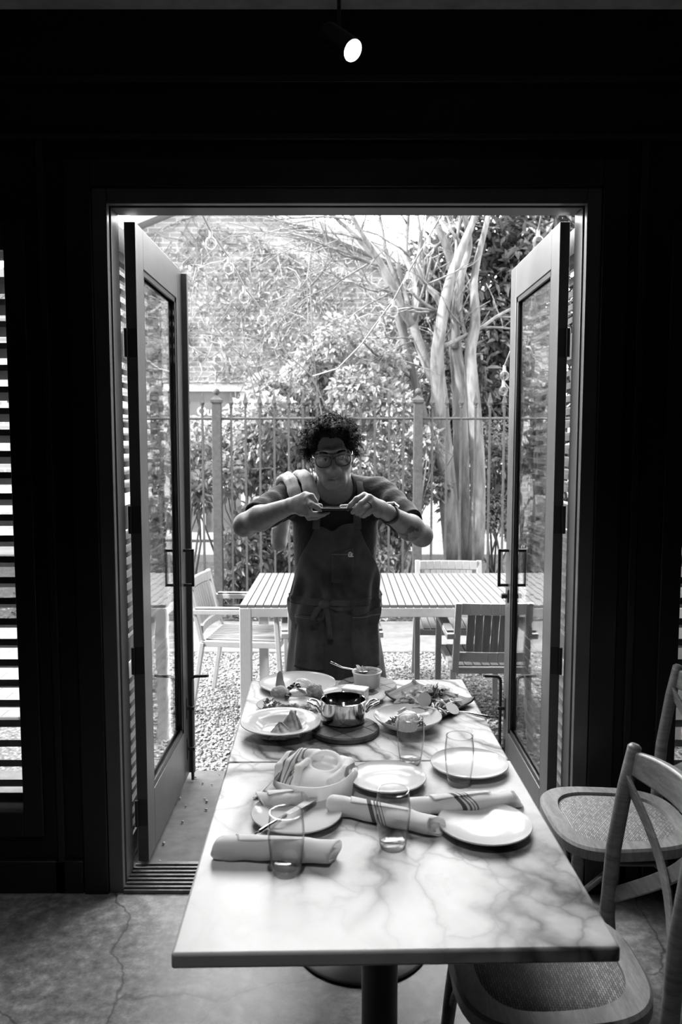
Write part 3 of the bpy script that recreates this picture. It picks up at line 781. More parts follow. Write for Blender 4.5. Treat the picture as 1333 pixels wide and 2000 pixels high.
def branchy(g, p, d, L, rad, depth, rng, n=6, wig=.25, split=(2, 3), lift=.1, minr=.003):
    pts = [Vector(p)]; d = Vector(d).normalized(); rr = [rad]; k = 5
    for i in range(k):
        d = (d + Vector((rng.gauss(0, wig), rng.gauss(0, wig), rng.gauss(0, wig) + lift)) * .45).normalized()
        pts.append(pts[-1] + d * (L / k)); rr.append(max(minr, rad * (1 - .45 * (i + 1) / k)))
    g.tube(pts, rr, n)
    if depth <= 0: return
    for q in range(rng.randint(*split)):
        i = rng.choice((2, 3, 4, 5)); nd = (d + Vector((rng.gauss(0, .6), rng.gauss(0, .6), rng.gauss(0, .45)))).normalized()
        branchy(g, pts[i], nd, L * rng.uniform(.55, .85), rr[i] * rng.uniform(.5, .8), depth - 1, rng, max(4, n - 1), wig, split, lift, minr)

# ---------------- bare multi-trunked tree behind the fence
TY = 8.1
k = N('smooth_pale_bark'); c = k.co((6, 6, 1.2)); f = k.noise(c, 2.2, 4, .6, .6)
k.pbsdf(k.ramp(f, [(.35, .11), (.5, .20), (.65, .29)]), .7, 0, k.bump(f, .4, .01), .2); M['bark'] = k.m
M['twig'] = plain('grey_brown_twigs', .14, .8, var=.04, scale=4, spec=.1)
tree = thing('bare_tree', 'bare multi-trunked tree with smooth pale bark behind the fence', 'tree', (at_y(895, 1090, TY).x, TY, 0))
def stem(pix, r0, r1, dy0=0, dy1=0, n=12):
    m = len(pix); P = [at_y(x, y, TY + dy0 + (dy1 - dy0) * i / (m - 1)) for i, (x, y) in enumerate(pix)]
    if P[0].z < .25: P.insert(0, Vector((P[0].x, P[0].y, -.05)))
    # smooth by Catmull-Rom
    Q = []
    for i in range(len(P) - 1):
        a, b, c_, d_ = P[max(i-1, 0)], P[i], P[i+1], P[min(i+2, len(P)-1)]
        for t in (0, .33, .66):
            Q.append(.5 * ((2*b) + (c_ - a)*t + (2*a - 5*b + 4*c_ - d_)*t*t + (3*b - a - 3*c_ + d_)*t**3))
    Q.append(P[-1]); q = len(Q)
    return Q, [r0 + (r1 - r0) * i / (q - 1) for i in range(q)]
trunks = [
 ([(888,1095),(876,970),(864,842),(859,770),(856,735),(855,684),(867,606),(880,548),(905,480),(921,442),(940,390)], .105, .025, 0, -.2),
 ([(866,815),(858,765),(837,719),(816,661),(808,634)], .06, .045, -.02, .1),
 ([(808,636),(789,610),(773,567),(748,520),(715,470),(690,425),(670,380)], .045, .018, .1, -.3),
 ([(808,640),(815,598),(816,555),(803,525),(793,500),(796,438),(800,380)], .042, .022, .1, .3),
 ([(867,606),(850,575),(828,552),(818,520),(822,470),(815,420),(812,370)], .034, .02, -.05, .2),
 ([(905,1095),(902,980),(901,867),(897,753),(892,700),(886,634),(887,580),(886,530),(871,477),(850,430),(838,380)], .095, .03, .15, .2),
 ([(890,680),(888,625),(900,545),(917,481),(910,431),(902,370)], .045, .025, .1, -.1),
 ([(930,1095),(934,970),(932,867),(926,778),(919,690),(928,640),(928,590),(926,552),(935,500),(950,440),(960,390)], .085, .02, -.1, .1),
 ([(922,735),(918,690),(905,640),(899,600),(905,560)], .028, .02, -.05, .2),
 ([(878,1010),(856,935),(838,850),(815,765),(797,692),(778,620),(760,560),(735,505),(700,465),(660,430)], .06, .02, .3, .1),
 ([(797,692),(790,640),(787,590),(775,545),(757,500),(745,440),(735,380)], .032, .018, .22, .5),
]
rng = random.Random(11); tips = []
g = G()
for pix, r0, r1, d0, d1 in trunks:
    Q, rr = stem(pix, r0, r1, d0, d1); g.tube(Q, rr, 12); tips.append((Q[-1], (Q[-1] - Q[-3]).normalized(), rr[-1], Q, rr))
g.build('trunk', M['bark'], tree, world=True, smooth=180)
g = G()
for Q0, d, r, Q, rr in tips:
    if Q0.z < 2.6: continue
    for _ in range(2): branchy(g, Q0, d + Vector((rng.gauss(0, .4), 0, .1)), rng.uniform(.5, .9), r * .8, 2, rng, 6)
    for _ in range(3):
        i = rng.randrange(len(Q) // 3, len(Q)); branchy(g, Q[i], Vector((rng.uniform(-1, .35), rng.gauss(0, .5), rng.uniform(.1, .8))), rng.uniform(.5, 1.0), rr[i] * .4, 2, rng, 5)
# long fine limbs reaching to the upper left across the brick gable
for (xa, ya, xb, yb, r) in ((770,575,600,520,.016),(745,520,560,470,.016),(715,470,520,440,.014),(760,560,630,600,.012),(700,465,560,425,.012),(788,610,650,560,.013),
                            (735,505,590,590,.010),(690,430,540,400,.012),(773,567,640,640,.010),(800,500,700,420,.014),(748,520,640,480,.014),(816,661,740,640,.010)):
    a, b = at_y(xa, ya, TY + .1), at_y(xb, yb, TY + rng.uniform(-.6, .5)); L = (b - a).length
    branchy(g, a, (b - a), L, r, 2, rng, 6, .30, (3, 5), .02, .0025)
g.build('branches', M['bark'], tree, world=True, smooth=180)

# ---------------- dense evergreen behind the tree, on the right
M['ever_leaf'] = leaf_mat('glossy_evergreen_leaves', .04, .2, .25, .2, .8)
def shrub(name, label, base, clumps, n, L, W, mat, seed, group=None, stems=5, sr=.014, cat='shrub'):
    t = thing(name, label, cat, base, group=group)
    V, F = clump_leaves(clumps, n, L, W, seed)
    mesh_obj('foliage', V, F, mat, t, world=True)
    rg = random.Random(seed); g = G(); b = Vector(base)
    for i in range(stems):
        c = Vector(clumps[rg.randrange(len(clumps))][0]); a = b + Vector((rg.gauss(0, .08), rg.gauss(0, .08), 0))
        mid = a.lerp(c, .5) + Vector((rg.gauss(0, .08), rg.gauss(0, .08), .05))
        g.tube([a, mid, c], [sr, sr * .7, sr * .35], 6)
        branchy(g, mid, (c - mid), (c - mid).length * 1.2, sr * .5, 1, rg, 5)
    g.build('stems', M['twig'], t, world=True, smooth=180)
    return t
rg = random.Random(4)
def clump_box(n, x0, x1, y0, y1, z0, z1, r0, r1, rg):
    out = []
    for _ in range(n):
        r = rg.uniform(r0, r1); out.append(((rg.uniform(x0, x1), rg.uniform(y0, y1), rg.uniform(z0, z1)), (r, r, r * .8), r * r))
    return out
cl = clump_box(26, .95, 3.8, 9.0, 10.0, 1.6, 4.6, .3, .55, rg) + clump_box(10, 1.35, 3.4, 8.8, 9.6, .6, 2.0, .25, .45, rg)
for (x_, y_, r_) in ((960,560,60),(965,650,55),(1030,520,60),(930,470,50),(1000,600,60),(1040,640,60),(1000,470,60),(1060,440,60),(870,500,40),(960,720,50),(1010,760,50),(840,600,40),(900,620,45),(850,680,40),(960,820,40)):
    c_ = at_y(x_, y_, 9.5 + rg.uniform(-.3, .3)); r_ = r_ / 163; cl.append((tuple(c_), (r_, r_ * .8, r_), r_ * r_ * 1.6))
shrub('evergreen_tree', 'tall dark glossy-leaved evergreen filling the right side behind the bare trunks', (2.2, 9.5, 0), cl, 15000, .15, .055, M['ever_leaf'], 21, None, 9, .035, 'tree')

# ---------------- shrubs along the fence
M['pale_leaf'] = leaf_mat('pale_broad_leaves', .18, .62, .35, .45, .5)
M['mid_leaf'] = leaf_mat('mid_grey_leaves', .16, .45, .4, .4, .5)
def px_clumps(lst, Y, jit=.35, rg=rg):
    out = []
    for (x, y, rp) in lst:
        YY = Y + rg.uniform(-jit, jit); c = at_y(x, y, YY); r = rp / 1555 * YY; out.append((tuple(c), (r, r * .9, r), r * r))
    return out
shrub('camellia_shrub', 'big pale-leaved shrub behind the fence above the man', (.05, 8.0, 0),
      px_clumps([(600,760,60),(660,720,60),(700,770,60),(560,800,50),(640,820,60),(740,720,55),(760,800,50),(690,850,50),(720,900,50),(770,880,45),(600,870,50),(740,960,50),(660,660,40),(790,950,40),(620,700,45)], 8.1), 7500, .072, .043, M['pale_leaf'], 31, None, 9)
shrub('camellia_shrub', 'pale leafy shrub behind the left fence post', (-1.0, 8.0, 0),
      px_clumps([(400,880,45),(450,870,50),(500,860,50),(530,820,50),(490,910,50),(440,930,45),(540,930,50),(385,850,35),(520,770,40),(480,820,40),(560,880,40),(330,880,40),(330,820,30)], 8.0), 6000, .070, .043, M['pale_leaf'], 32, None, 8)
shrub('low_shrub', 'low dark-green shrub at the fence foot left of the man', (-.85, 7.9, 0),
      px_clumps([(490,1080,50),(540,1060,50),(460,1130,45),(520,1130,50),(570,1110,50),(500,1020,40),(550,1010,45),(590,1060,40),(470,1060,35)], 7.95, .25), 3000, .085, .042, M['mid_leaf'], 33, None, 6)
shrub('low_shrub', 'leafy shrub at the fence foot right of the man', (.5, 7.9, 0),
      px_clumps([(760,1010,40),(790,1040,30),(770,1080,30),(730,1040,40),(745,1100,30),(800,960,35),(845,900,30),(850,950,30),(840,860,28)], 8.0, .3), 1900, .075, .042, M['mid_leaf'], 34, None, 6)
shrub('feathery_shrub', 'fine-leaved shrub behind the fence beside the right door', (1.75, 8.9, 0),
      px_clumps([(970,900,45),(1000,960,50),(960,1000,40),(1010,1020,40),(960,850,35),(1040,920,50),(1050,990,45)], 8.9), 5200, .05, .014, M['pale_leaf'], 35, None, 8)
shrub('leafy_plant', 'small plant growing through the fence beside the left door', (-1.55, 7.7, 0),
      px_clumps([(385,950,22),(378,960,18),(395,980,16),(330,1000,25),(310,900,30)], 7.6, .1), 260, .11, .05, M['mid_leaf'], 36, None, 4)
shrub('leafy_plant', 'low ground plant sprawling under the fence at left', (-1.7, 7.6, 0),
      px_clumps([(385,1150,25),(410,1165,22),(440,1170,18),(350,1165,25),(310,1160,25)], 7.6, .2), 600, .08, .035, M['mid_leaf'], 37, None, 4)
# tall thin saplings in front of the gable
g = None
for i, (pix, lab) in enumerate(((((620,1000),(575,920),(530,840),(498,770),(480,700),(470,610)), 'thin bare sapling leaning left across the brick wall'),
                                (((660,960),(640,860),(620,760),(612,660),(606,560)), 'thin bare sapling rising straight behind the man'),
                                (((590,880),(560,820),(520,760),(470,700),(420,640)), 'thin dark sapling arching over the left fence post'))):
    P = [at_y(x, y, 7.85 + .1 * i) for x, y in pix]; P.insert(0, Vector((P[0].x + .05, P[0].y, 0)))
    t = thing('sapling', lab, 'sapling', P[0]); g = G(); g.tube(P, [.014 - .0018 * j for j in range(len(P))], 6)
    rr = random.Random(50 + i)
    for p in P[2:]:
        for _ in range(2): branchy(g, p, Vector((rr.uniform(-1, 1), rr.gauss(0, .3), .7)), .5, .006, 1, rr, 5, .25, (2, 3), .1, .0025)
    g.build('stem', M['twig'], t, world=True, smooth=180)
# leaf litter on the bed
r_ = np.random.default_rng(8); n = 2600
P = np.stack([r_.uniform(-3.5, 3.5, n), r_.uniform(7.03, 8.6, n), np.full(n, .005)], 1); D = np.stack([r_.normal(0, 1, n), r_.normal(0, 1, n), r_.uniform(0, .25, n)], 1)
V, F = leaves(P, D, r_.uniform(.03, .07, n), r_.uniform(.015, .03, n), r_)
tag(mesh_obj('leaf_litter', V, F, leaf_mat('dry_leaf_litter', .06, .25, .7, .1, .2)), 'dry fallen leaves scattered over the planting bed', 'leaves', kind='stuff')
# bare vines clinging to the brick gable
rg = random.Random(77); g = G()
for i in range(430):
    x = rg.uniform(-4.6, 2.2); top = gz(x) - .35; z = rg.uniform(2.6, max(2.7, top)); p = Vector((x, BY - .03, z))
    d = Vector((rg.gauss(0, .7), 0, rg.choice((-1, 1)) * rg.uniform(.3, 1))); pts = [p.copy()]
    for k_ in range(9):
        d = (d + Vector((rg.gauss(0, .55), 0, rg.gauss(0, .5)))).normalized(); q = pts[-1] + d * rg.uniform(.1, .22)
        q.y = BY - rg.uniform(.02, .16); q.z = min(q.z, gz(q.x) - .15); q.z = max(q.z, 2.55); pts.append(q)
    g.tube(pts, rg.uniform(.004, .011), 4)
M['vine'] = plain('bare_vine_stems', .32, .8, var=.16, scale=2, spec=.1)
tag(g.build('climbing_vines', M['vine'], None, smooth=180), 'tangled bare vines clinging to the brick gable', 'vines', kind='stuff')
r_ = np.random.default_rng(9); n = 5200
x = r_.uniform(-4.6, 2.2, n); zz = r_.uniform(2.6, 5.2, n); P = np.stack([x, BY - r_.uniform(.02, .15, n), zz], 1)
keep = (zz < apex.z - np.abs(x - apex.x) * sl - .4) & (r_.uniform(0, 1, n) < np.clip(1.3 - .28 * np.abs(x - .3), .15, 1)); P = P[keep]; n = len(P)
D = np.stack([r_.normal(0, 1, n), -np.abs(r_.normal(0, .5, n)), r_.normal(-.3, .6, n)], 1)
V, F = leaves(P, D, r_.uniform(.05, .11, n), r_.uniform(.03, .07, n), r_)
tag(mesh_obj('vine_leaves', V, F, leaf_mat('pale_vine_leaves', .25, .5, .6, .2, .2)), 'sparse pale leaves among the vines on the brick wall', 'leaves', kind='stuff')
# ================================================================== INDOOR FURNITURE
def marble(name, seed, strong, scale, band=None, base=.58):
    k = N(name); c = k.co((1, 1, 1), (0, 0, R(seed)), 'Object', (seed * .37, seed * .11, 0))
    nz = k.n('ShaderNodeTexNoise'); k.l(c, nz.inputs['Vector']); nz.inputs['Scale'].default_value = 3.2; nz.inputs['Detail'].default_value = 5
    warp = k.mix(.16, c, nz.outputs['Color'], 'LINEAR_LIGHT')
    st = k.n('ShaderNodeMapping'); st.inputs['Scale'].default_value = scale; k.l(warp, st.inputs[0])
    v = k.vor(st.outputs[0], 3.0, 'DISTANCE_TO_EDGE'); v2 = k.vor(st.outputs[0], 7.5, 'DISTANCE_TO_EDGE')
    big = k.ramp(v.outputs['Distance'], [(0, .10), (.03, .38), (.08, .75), (.17, 1)])
    fine = k.ramp(v2.outputs['Distance'], [(0, .40), (.03, .75), (.10, 1)])
    cloud = k.noise(warp, 2.0, 5, .6); soft = k.ramp(cloud, [(.35, .80), (.65, 1.0)])
    # veining gathers in drifts
    drift = k.ramp(k.noise(c, 1.5, 2), [(.40, 0), (.55, 1)])
    if band:   # the veins run together in one diagonal drift
        (bx, by), (dx, dy), wdt = band; o_ = k.n('ShaderNodeTexCoord'); s_ = k.n('ShaderNodeSeparateXYZ'); k.l(o_.outputs['Object'], s_.inputs[0])
        e_ = k.math('ABSOLUTE', k.math('ADD', k.math('MULTIPLY', k.math('SUBTRACT', s_.outputs[0], bx), -dy), k.math('MULTIPLY', k.math('SUBTRACT', s_.outputs[1], by), dx)))
        e_ = k.math('ADD', e_, k.math('MULTIPLY', k.math('SUBTRACT', k.noise(c, 4.0, 3), .5), .22))
        drift = k.math('MAXIMUM', k.ramp(k.math('DIVIDE', e_, wdt), [(.35, 1), (1.0, 0)]), k.math('MULTIPLY', drift, .14))
    a = k.mix(k.math('MULTIPLY', drift, strong), 1.0, big); b = k.mix(k.math('MULTIPLY', drift, strong * .8), 1.0, fine)
    col = k.mix(1, k.mix(1, k.mix(1, base, a, 'MULTIPLY'), b, 'MULTIPLY'), soft, 'MULTIPLY')
    k.pbsdf(col, k.ramp(cloud, [(.3, .26), (.7, .34)]), spec=.22); return k.m
def pedestal_table(label, loc, rotz, wx, wy, mat):
    t = thing('marble_table', label, 'table', loc, rotz)
    g = G().box(-wx/2, wx/2, -wy/2, wy/2, .722, .75); g.build('table_top', mat, t, bevel=.005, seg=3)
    G().tube([(0, 0, .02), (0, 0, .70)], .04, 24).build('column', M['black_metal'], t, smooth=40)
    G().lathe([(0, .0), (.215, .0), (.217, .006), (.21, .012), (.10, .02), (.05, .035), (.04, .05), (0, .05)], 48).build('base_plate', M['base_plate'], t, smooth=40)
    g = G(); g.bar((-.24, 0, .711), (.24, 0, .711), .05, .022); g.bar((0, -.24, .711), (0, .24, .711), .05, .022)
    g.build('top_bracket', M['black_metal'], t)
    return t
M['base_plate'] = plain('worn_black_iron_base', .03, .4, .3)
TZ = .75; TR = R(1.3)
pedestal_table('near marble pedestal table set with empty plates and tumblers', (.0855, 1.663, 0), TR, .757, .795, marble('veined_white_marble', 12, 1.0, (1.0, .7, 1), ((.10, -.08), (.75, -.66), .34)))
pedestal_table('far marble pedestal table carrying the cooked dishes', (.066, 2.428, 0), TR, .757, .728, marble('streaked_white_marble', 47, 1.0, (.35, 2.3, 1)))

# cross-back bistro chairs (local: front = +Y)
M['oak'] = wood('waxed_oak', .07, .19, (4, 4, 26), .42)
M['oak_seat'] = wood('waxed_oak_seat_ring', .10, .24, (6, 26, 6), .42)
M['oak_rail'] = wood('waxed_oak_top_rail', .10, .26, (5, 20, 24), .4)
k = N('woven_cane'); c = k.co(); b = k.n('ShaderNodeTexBrick'); k.l(c, b.inputs['Vector'])
b.inputs['Scale'].default_value = 1; b.inputs['Brick Width'].default_value = .013; b.inputs['Row Height'].default_value = .0052; b.inputs['Mortar Size'].default_value = .0011; b.inputs['Mortar Smooth'].default_value = .6
for i, q in enumerate((.16, .34, .035)): b.inputs[i + 1].default_value = (q, q, q, 1)
k.pbsdf(b.outputs[0], .6, 0, k.bump(b.outputs[1], -.8, .003), .3); M['cane'] = k.m
def seat_outline(w_f, w_r, y_f, y_r, n=48, ex=3.2):
    out = []
    for i in range(n):
        a = 2*PI*i/n; ca, sa = math.cos(a), math.sin(a)
        x = math.copysign(abs(ca) ** (2/ex), ca); y = math.copysign(abs(sa) ** (2/ex), sa)
        yy = (y_f + y_r)/2 + y * (y_f - y_r)/2; t = (yy - y_r)/(y_f - y_r); out.append((x * (w_r + (w_f - w_r)*t), yy))
    return out
def bistro(label, loc, rotz):
    t = thing('cross_back_chair', label, 'chair', loc, rotz)
    O = seat_outline(.225, .19, .215, -.205); I = seat_outline(.175, .145, .165, -.155, ex=3.0)
    n = len(O); g = G(); vs = []
    for ring, z in ((O, .428), (O, .455), (O, .462), (I, .462), (I, .428)):
        f = .97 if (ring is O and z == .462) else 1; vs += [(x*f, y*f, z) for x, y in ring]
    g.add(vs, [(r*n + i, r*n + (i+1) % n, ((r+1) % 5)*n + (i+1) % n, ((r+1) % 5)*n + i) for r in range(5) for i in range(n)])
    g.build('seat_frame', M['oak_seat'], t, smooth=35)
    g = G(); vs = []; rings = 8
    for r in range(rings + 1):
        f = r / rings; vs += [(x*f*1.01, y*f*1.01 , .455 + .006*(1 - f*f) - (.004 if r == rings else 0)) for x, y in I] if r else [(0, .005, .461)]
    fs = [(0, 1 + i, 1 + (i+1) % n) for i in range(n)] + [(1 + (r-1)*n + i, 1 + r*n + i, 1 + r*n + (i+1) % n, 1 + (r-1)*n + (i+1) % n) for r in range(1, rings) for i in range(n)]
    g.add(vs, fs); g.build('woven_seat', M['cane'], t, smooth=60)
    for sx in (-1, 1):
        G().tube([(sx*.185, -.265, 0), (sx*.187, -.215, .25), (sx*.186, -.195, .45), (sx*.183, -.205, .62), (sx*.18, -.228, .78), (sx*.178, -.246, .875), (sx*.178, -.248, .882)],
                 [.015, .017, .0185, .0185, .018, .0165, .010], 14).build('back_post', M['oak'], t, smooth=60)
        G().tube([(sx*.165, .165, .43), (sx*.175, .185, .25), (sx*.185, .21, 0)], [.018, .017, .013], 14).build('leg', M['oak'], t, smooth=60)
        g = G(); g.tube([(sx*.178, .18, .30), (sx*.165, .05, .40), (sx*.165, -.05, .40), (sx*.186, -.2, .30)], .009, 8); g.build('side_brace', M['oak'], t, smooth=60)
    G().tube([(-.175, .185, .22), (-.09, .17, .36), (0, .16, .41), (.09, .17, .36), (.175, .185, .22)], .010, 8).build('front_brace', M['oak'], t, smooth=60)
    # curved top rail
    g = G(); m = 16; vs = []
    for i in range(m + 1):
        x = -.178 + .356*i/m; y = -.236 - .052 * (1 - (x/.178)**2); zc = .838
        for (dy, dz) in ((-.010, -.036), (.010, -.036), (.010 - .008, .036), (-.010 - .008, .036)):
            e = 1 - .25*abs(x/.178)**4; vs.append((x, y + dy, zc + dz*e))
    g.add(vs, [(4*i + k, 4*i + (k+1) % 4, 4*i + 4 + (k+1) % 4, 4*i + 4 + k) for i in range(m) for k in range(4)] + [(3,2,1,0), tuple(4*m + k for k in range(4))])
    g.build('top_rail', M['oak_rail'], t, bevel=.005, smooth=40)
    # crossed bentwood slats with rivets
    for sx in (-1, 1):
        g = G(); m = 12; vs = []
        for i in range(m + 1):
            f = i/m; x = sx*(-.178 + .356*f); z = .505 + (.80 - .505)*f
            y = -.205 - .030*f - .04*math.sin(PI*f) + (.008 if sx > 0 else -.002)
            for (dy, dw) in ((-.004, -.017), (.004, -.017), (.004, .017), (-.004, .017)): vs.append((x - sx*.66*dw, y + dy, z + .76*dw))
        g.add(vs, [(4*i + k, 4*i + (k+1) % 4, 4*i + 4 + (k+1) % 4, 4*i + 4 + k) for i in range(m) for k in range(4)] + [(3,2,1,0), tuple(4*m + k for k in range(4))])
        g.build('cross_slat', M['oak'], t, bevel=.0015, smooth=40)
    for (x, y, z) in ((-.179, -.266, .85), (.179, -.266, .85), (0, -.268, .655), (-.184, -.222, .508), (.184, -.222, .508)):
        G().ell((x, y, z), (.006, .005, .006), (0, 0, 0), 10, 6).build('rivet', M['steel'], t, smooth=180)
    return t
bs = bistro('cross-back wooden chair pushed under the near table corner', (.455, 1.665, 0), R(90))
dup(bs, (.845, 2.345, 0), R(90), 'cross-back wooden chair standing beside the open right door')
# ================================================================== TABLEWARE AND FOOD
def T(px, py, h=0.0): return at_z(px, py, TZ + h)
def coupe(name, label, loc, r, hgt, mat, cat='plate', group=None, sx=1.0, foot=.55, rotz=0, flat=.62):
    th = .0045
    prof = [(0, .004), (r*foot - .004, .004), (r*foot, 0), (r*foot + .004, .002), (r*.80, hgt*.45), (r*.985, hgt - .003), (r, hgt - .001), (r*.992, hgt + .001), (r*.975, hgt - .001),
            (r*.80, hgt*.45 + th), (r*flat, .0085), (r*flat*.6, .0072), (0, .007)]
    g = G().lathe(prof, 64); g.v = [(x*sx, y, z) for x, y, z in g.v]
    o = g.build(name, mat, None, smooth=50, loc=loc); o.rotation_euler = (0, 0, rotz)
    return tag(o, label, cat, group)
W_ = M['white_ceramic']; Gc = M['grey_ceramic']
coupe('side_plate', 'empty white side plate at the right front of the near table', T(947, 1622), .103, .020, W_)
coupe('side_plate', 'white side plate with the knife lying across it', T(580, 1601), .103, .020, Gc)
coupe('side_plate', 'empty white side plate between the cloth-lined basket and the tumblers', T(757, 1530), .097, .020, W_)
coupe('side_plate', 'empty white side plate behind the tumbler at the right edge', T(917, 1503), .101, .020, W_)

# tumblers: thin barrel-shaped wall, heavy base
M['tumbler_base'] = thin_glass('heavy_tumbler_base', .90, 1.6, edge=.10, e0=.45)
def tumbler(label, loc, s=1.0):
    t = thing('glass_tumbler', label, 'glass', loc)
    P = [(.0275, .004), (.030, .020), (.0335, .045), (.036, .070), (.0365, .085), (.0350, .108), (.0325, .126)]
    P = [(r*s, z*s) for r, z in P]
    g = G().lathe(P, 48); g.build('glass_wall', M['tumbler'], t, smooth=180)
    G().lathe([(P[-1][0] - .0009, P[-1][1] - .0008), (P[-1][0] - .0009, P[-1][1] + .0006), (P[-1][0] + .0009, P[-1][1] + .0006), (P[-1][0] + .0009, P[-1][1] - .0008), (P[-1][0] - .0009, P[-1][1] - .0008)], 48).build('rim', M['tumbler_base'], t, smooth=60)
    G().lathe([(0, 0.0005), (.024*s, 0.0005), (.0268*s, .003), (.0285*s, .015), (.0265*s, .0165), (.020*s, .0135), (0, .0125)], 48).build('glass_base', M['tumbler_base'], t, smooth=50)
    return t
M['rim_glass'] = plain('bright_glass_rim', .75, .05, 0, .9)
t1 = tumbler('tumbler nearest the viewer, in front of the left napkin roll', T(560, 1706))
dup(t1, T(768, 1656), 0, 'tumbler in the middle of the near table, before the centre napkin roll')
dup(t1, T(897, 1533), 0, 'tumbler standing in front of the right rear side plate')
dup(t1, T(802, 1492), 0, 'tumbler at the table seam in front of the bowl with poached egg')

# striped linen
def linen(name, axis_scale, shear, stripes, base=.88, src='Object'):
    k = N(name); c = k.co(); s = k.n('ShaderNodeSeparateXYZ'); k.l(c, s.inputs[0])
    u = k.math('ADD', k.math('MULTIPLY_ADD', s.outputs[0], axis_scale[0], .5), k.math('ADD', k.math('MULTIPLY', s.outputs[1], axis_scale[1]), k.math('MULTIPLY', s.outputs[2], shear)))
    stops = [(0, base)]
    for a, b, v in stripes: stops += [(a, v), (b, base)]
    col = k.ramp(u, stops, 'CONSTANT'); wv = k.noise(c, 900, 1)
    pp_ = k.pbsdf(col, .9, 0, k.bump(wv, .15, .0006), .15, Sheen_Weight=.1); tl = k.n('ShaderNodeBsdfTranslucent'); k.l(col, tl.inputs[0])
    mx = k.n('ShaderNodeMixShader'); mx.inputs[0].default_value = .42; k.l(pp_.outputs[0], mx.inputs[1]); k.l(tl.outputs[0], mx.inputs[2]); k.l(mx.outputs[0], k.out.inputs[0]); return k.m
def napkin_roll(label, p0, p1, stripes, r=.021, seed=0, shear=.8):
    p0, p1 = Vector(p0), Vector(p1); d = p1 - p0; L = d.length; ang = math.atan2(d.y, d.x)
    rg = random.Random(seed); t = thing('napkin_roll', label, 'napkin', ((p0.x + p1.x)/2, (p0.y + p1.y)/2, TZ), ang)
    mat = linen('striped_linen_%d' % seed, (1.0 / .30, shear * 2.2), shear * 1.4, stripes)
    # spiral cross-section swept along the axis, with an irregular flattened outline
    def fn(u, v):
        x = -L/2 + L*u; turns = 1.62; a = 2*PI*turns*v + .8 + u*.9
        rr = r * (.55 + .45*min(1, v*1.7)) + .0016*math.sin(9*u + seed) + .0012*math.sin(23*u + 5*v + seed)
        e = 1 + .07*math.sin(3*a + 4*u + seed)
        xx = x + (.010*math.sin(a + seed) if u > .97 or u < .03 else 0) + .003*math.sin(a*1.3)*(1 if u > .9 or u < .1 else 0)
        return (xx, rr*e*1.08*math.cos(a), r*.93 + rr*e*.93*math.sin(a))
    G().grid(fn, 44, 90).build('napkin', mat, t, smooth=180, solid=.0016)
    # loose corner wrapped over the roll
    def fl(u, v):
        x = -L*.42 + L*.55*u + L*.10*v; a = -.6 + 2.7*v*(1 - .35*u) + u*.5; rr = r*1.08 + .001
        return (x, rr*1.08*math.cos(a), r*.95 + rr*.95*math.sin(a))
    G().grid(fl, 24, 24).build('napkin_corner', mat, t, smooth=180, solid=.0016)
    # cutlery handle ends inside the roll
    return t
S3 = [(.40, .435, .16), (.455, .465, .2), (.48, .49, .2), (.505, .515, .2)]
napkin_roll('plain rolled napkin at the left front, before the plate with the knife', T(428, 1672), T(655, 1684), [], .0225, 1)
napkin_roll('striped rolled napkin in the centre, behind the middle tumbler', T(655, 1587), T(855, 1632), S3, .0215, 2)
napkin_roll('striped rolled napkin at the right, behind the front right plate', T(808, 1592), T(1012, 1575), [(.42, .455, .14), (.475, .49, .2), (.505, .515, .2), (.53, .54, .2)], .0205, 3)
napkin_roll('rolled napkin end peeping out behind the plate with the knife', T(508, 1578), T(600, 1573), [], .019, 4)

# knife across the left plate
kn = thing('table_knife', 'steel table knife lying across the left side plate', 'knife', T(560, 1600, .022))
a, b = T(500, 1634, .020), T(560, 1592, .026); c_, d_ = T(562, 1590, .026), T(617, 1556, .022)
G().tube([a, a.lerp(b, .15), a.lerp(b, .6), b], [.008, .010, .0075, .005], 12, sx=.5, up=(0, 0, 1)).build('handle', M['chrome'], kn, world=True, smooth=180)
dv = (d_ - c_).normalized(); sv = dv.cross(Vector((0, 0, 1))).normalized()
g = G(); g.add([c_ - sv*.004 , c_ + sv*.006, c_.lerp(d_, .85) + sv*.013, d_ + sv*.004, d_ - sv*.008, c_ - sv*.008], [(0,1,2,3,4,5)])
g.build('blade', M['steel'], kn, world=True, solid=.0015)

# cloth-lined basket
bk = thing('bread_basket', 'small round basket lined with a striped white cloth', 'basket', T(617, 1543), R(-12))
kk = N('striped_basket_linen'); cc = kk.co(); s = kk.n('ShaderNodeSeparateXYZ'); kk.l(cc, s.inputs[0])
u_ = kk.math('ADD', kk.math('MULTIPLY', s.outputs[0], 3.0), kk.math('ADD', kk.math('MULTIPLY', s.outputs[1], -.8), .55))
kk.pbsdf(kk.ramp(u_, [(0, .9), (.315, .2), (.35, .9), (.385, .25), (.392, .9), (.405, .25), (.412, .9), (.425, .25), (.432, .9), (.80, .3), (.82, .9)], 'CONSTANT'), .9, spec=.15); M['basket_linen'] = kk.m
pp_ = [n_ for n_ in kk.t.nodes if n_.type == 'BSDF_PRINCIPLED'][0]; tl = kk.n('ShaderNodeBsdfTranslucent'); kk.l(pp_.inputs['Base Color'].links[0].from_socket, tl.inputs[0])
mx = kk.n('ShaderNodeMixShader'); mx.inputs[0].default_value = .42; kk.l(pp_.outputs[0], mx.inputs[1]); kk.l(tl.outputs[0], mx.inputs[2]); kk.l(mx.outputs[0], kk.out.inputs[0])
bs_ = SDF((-.13, -.12, -.004), (.13, .12, .10), .0024)
bs_.op(ellp((0, .008, .022), (.086, .070, .036)), .01)
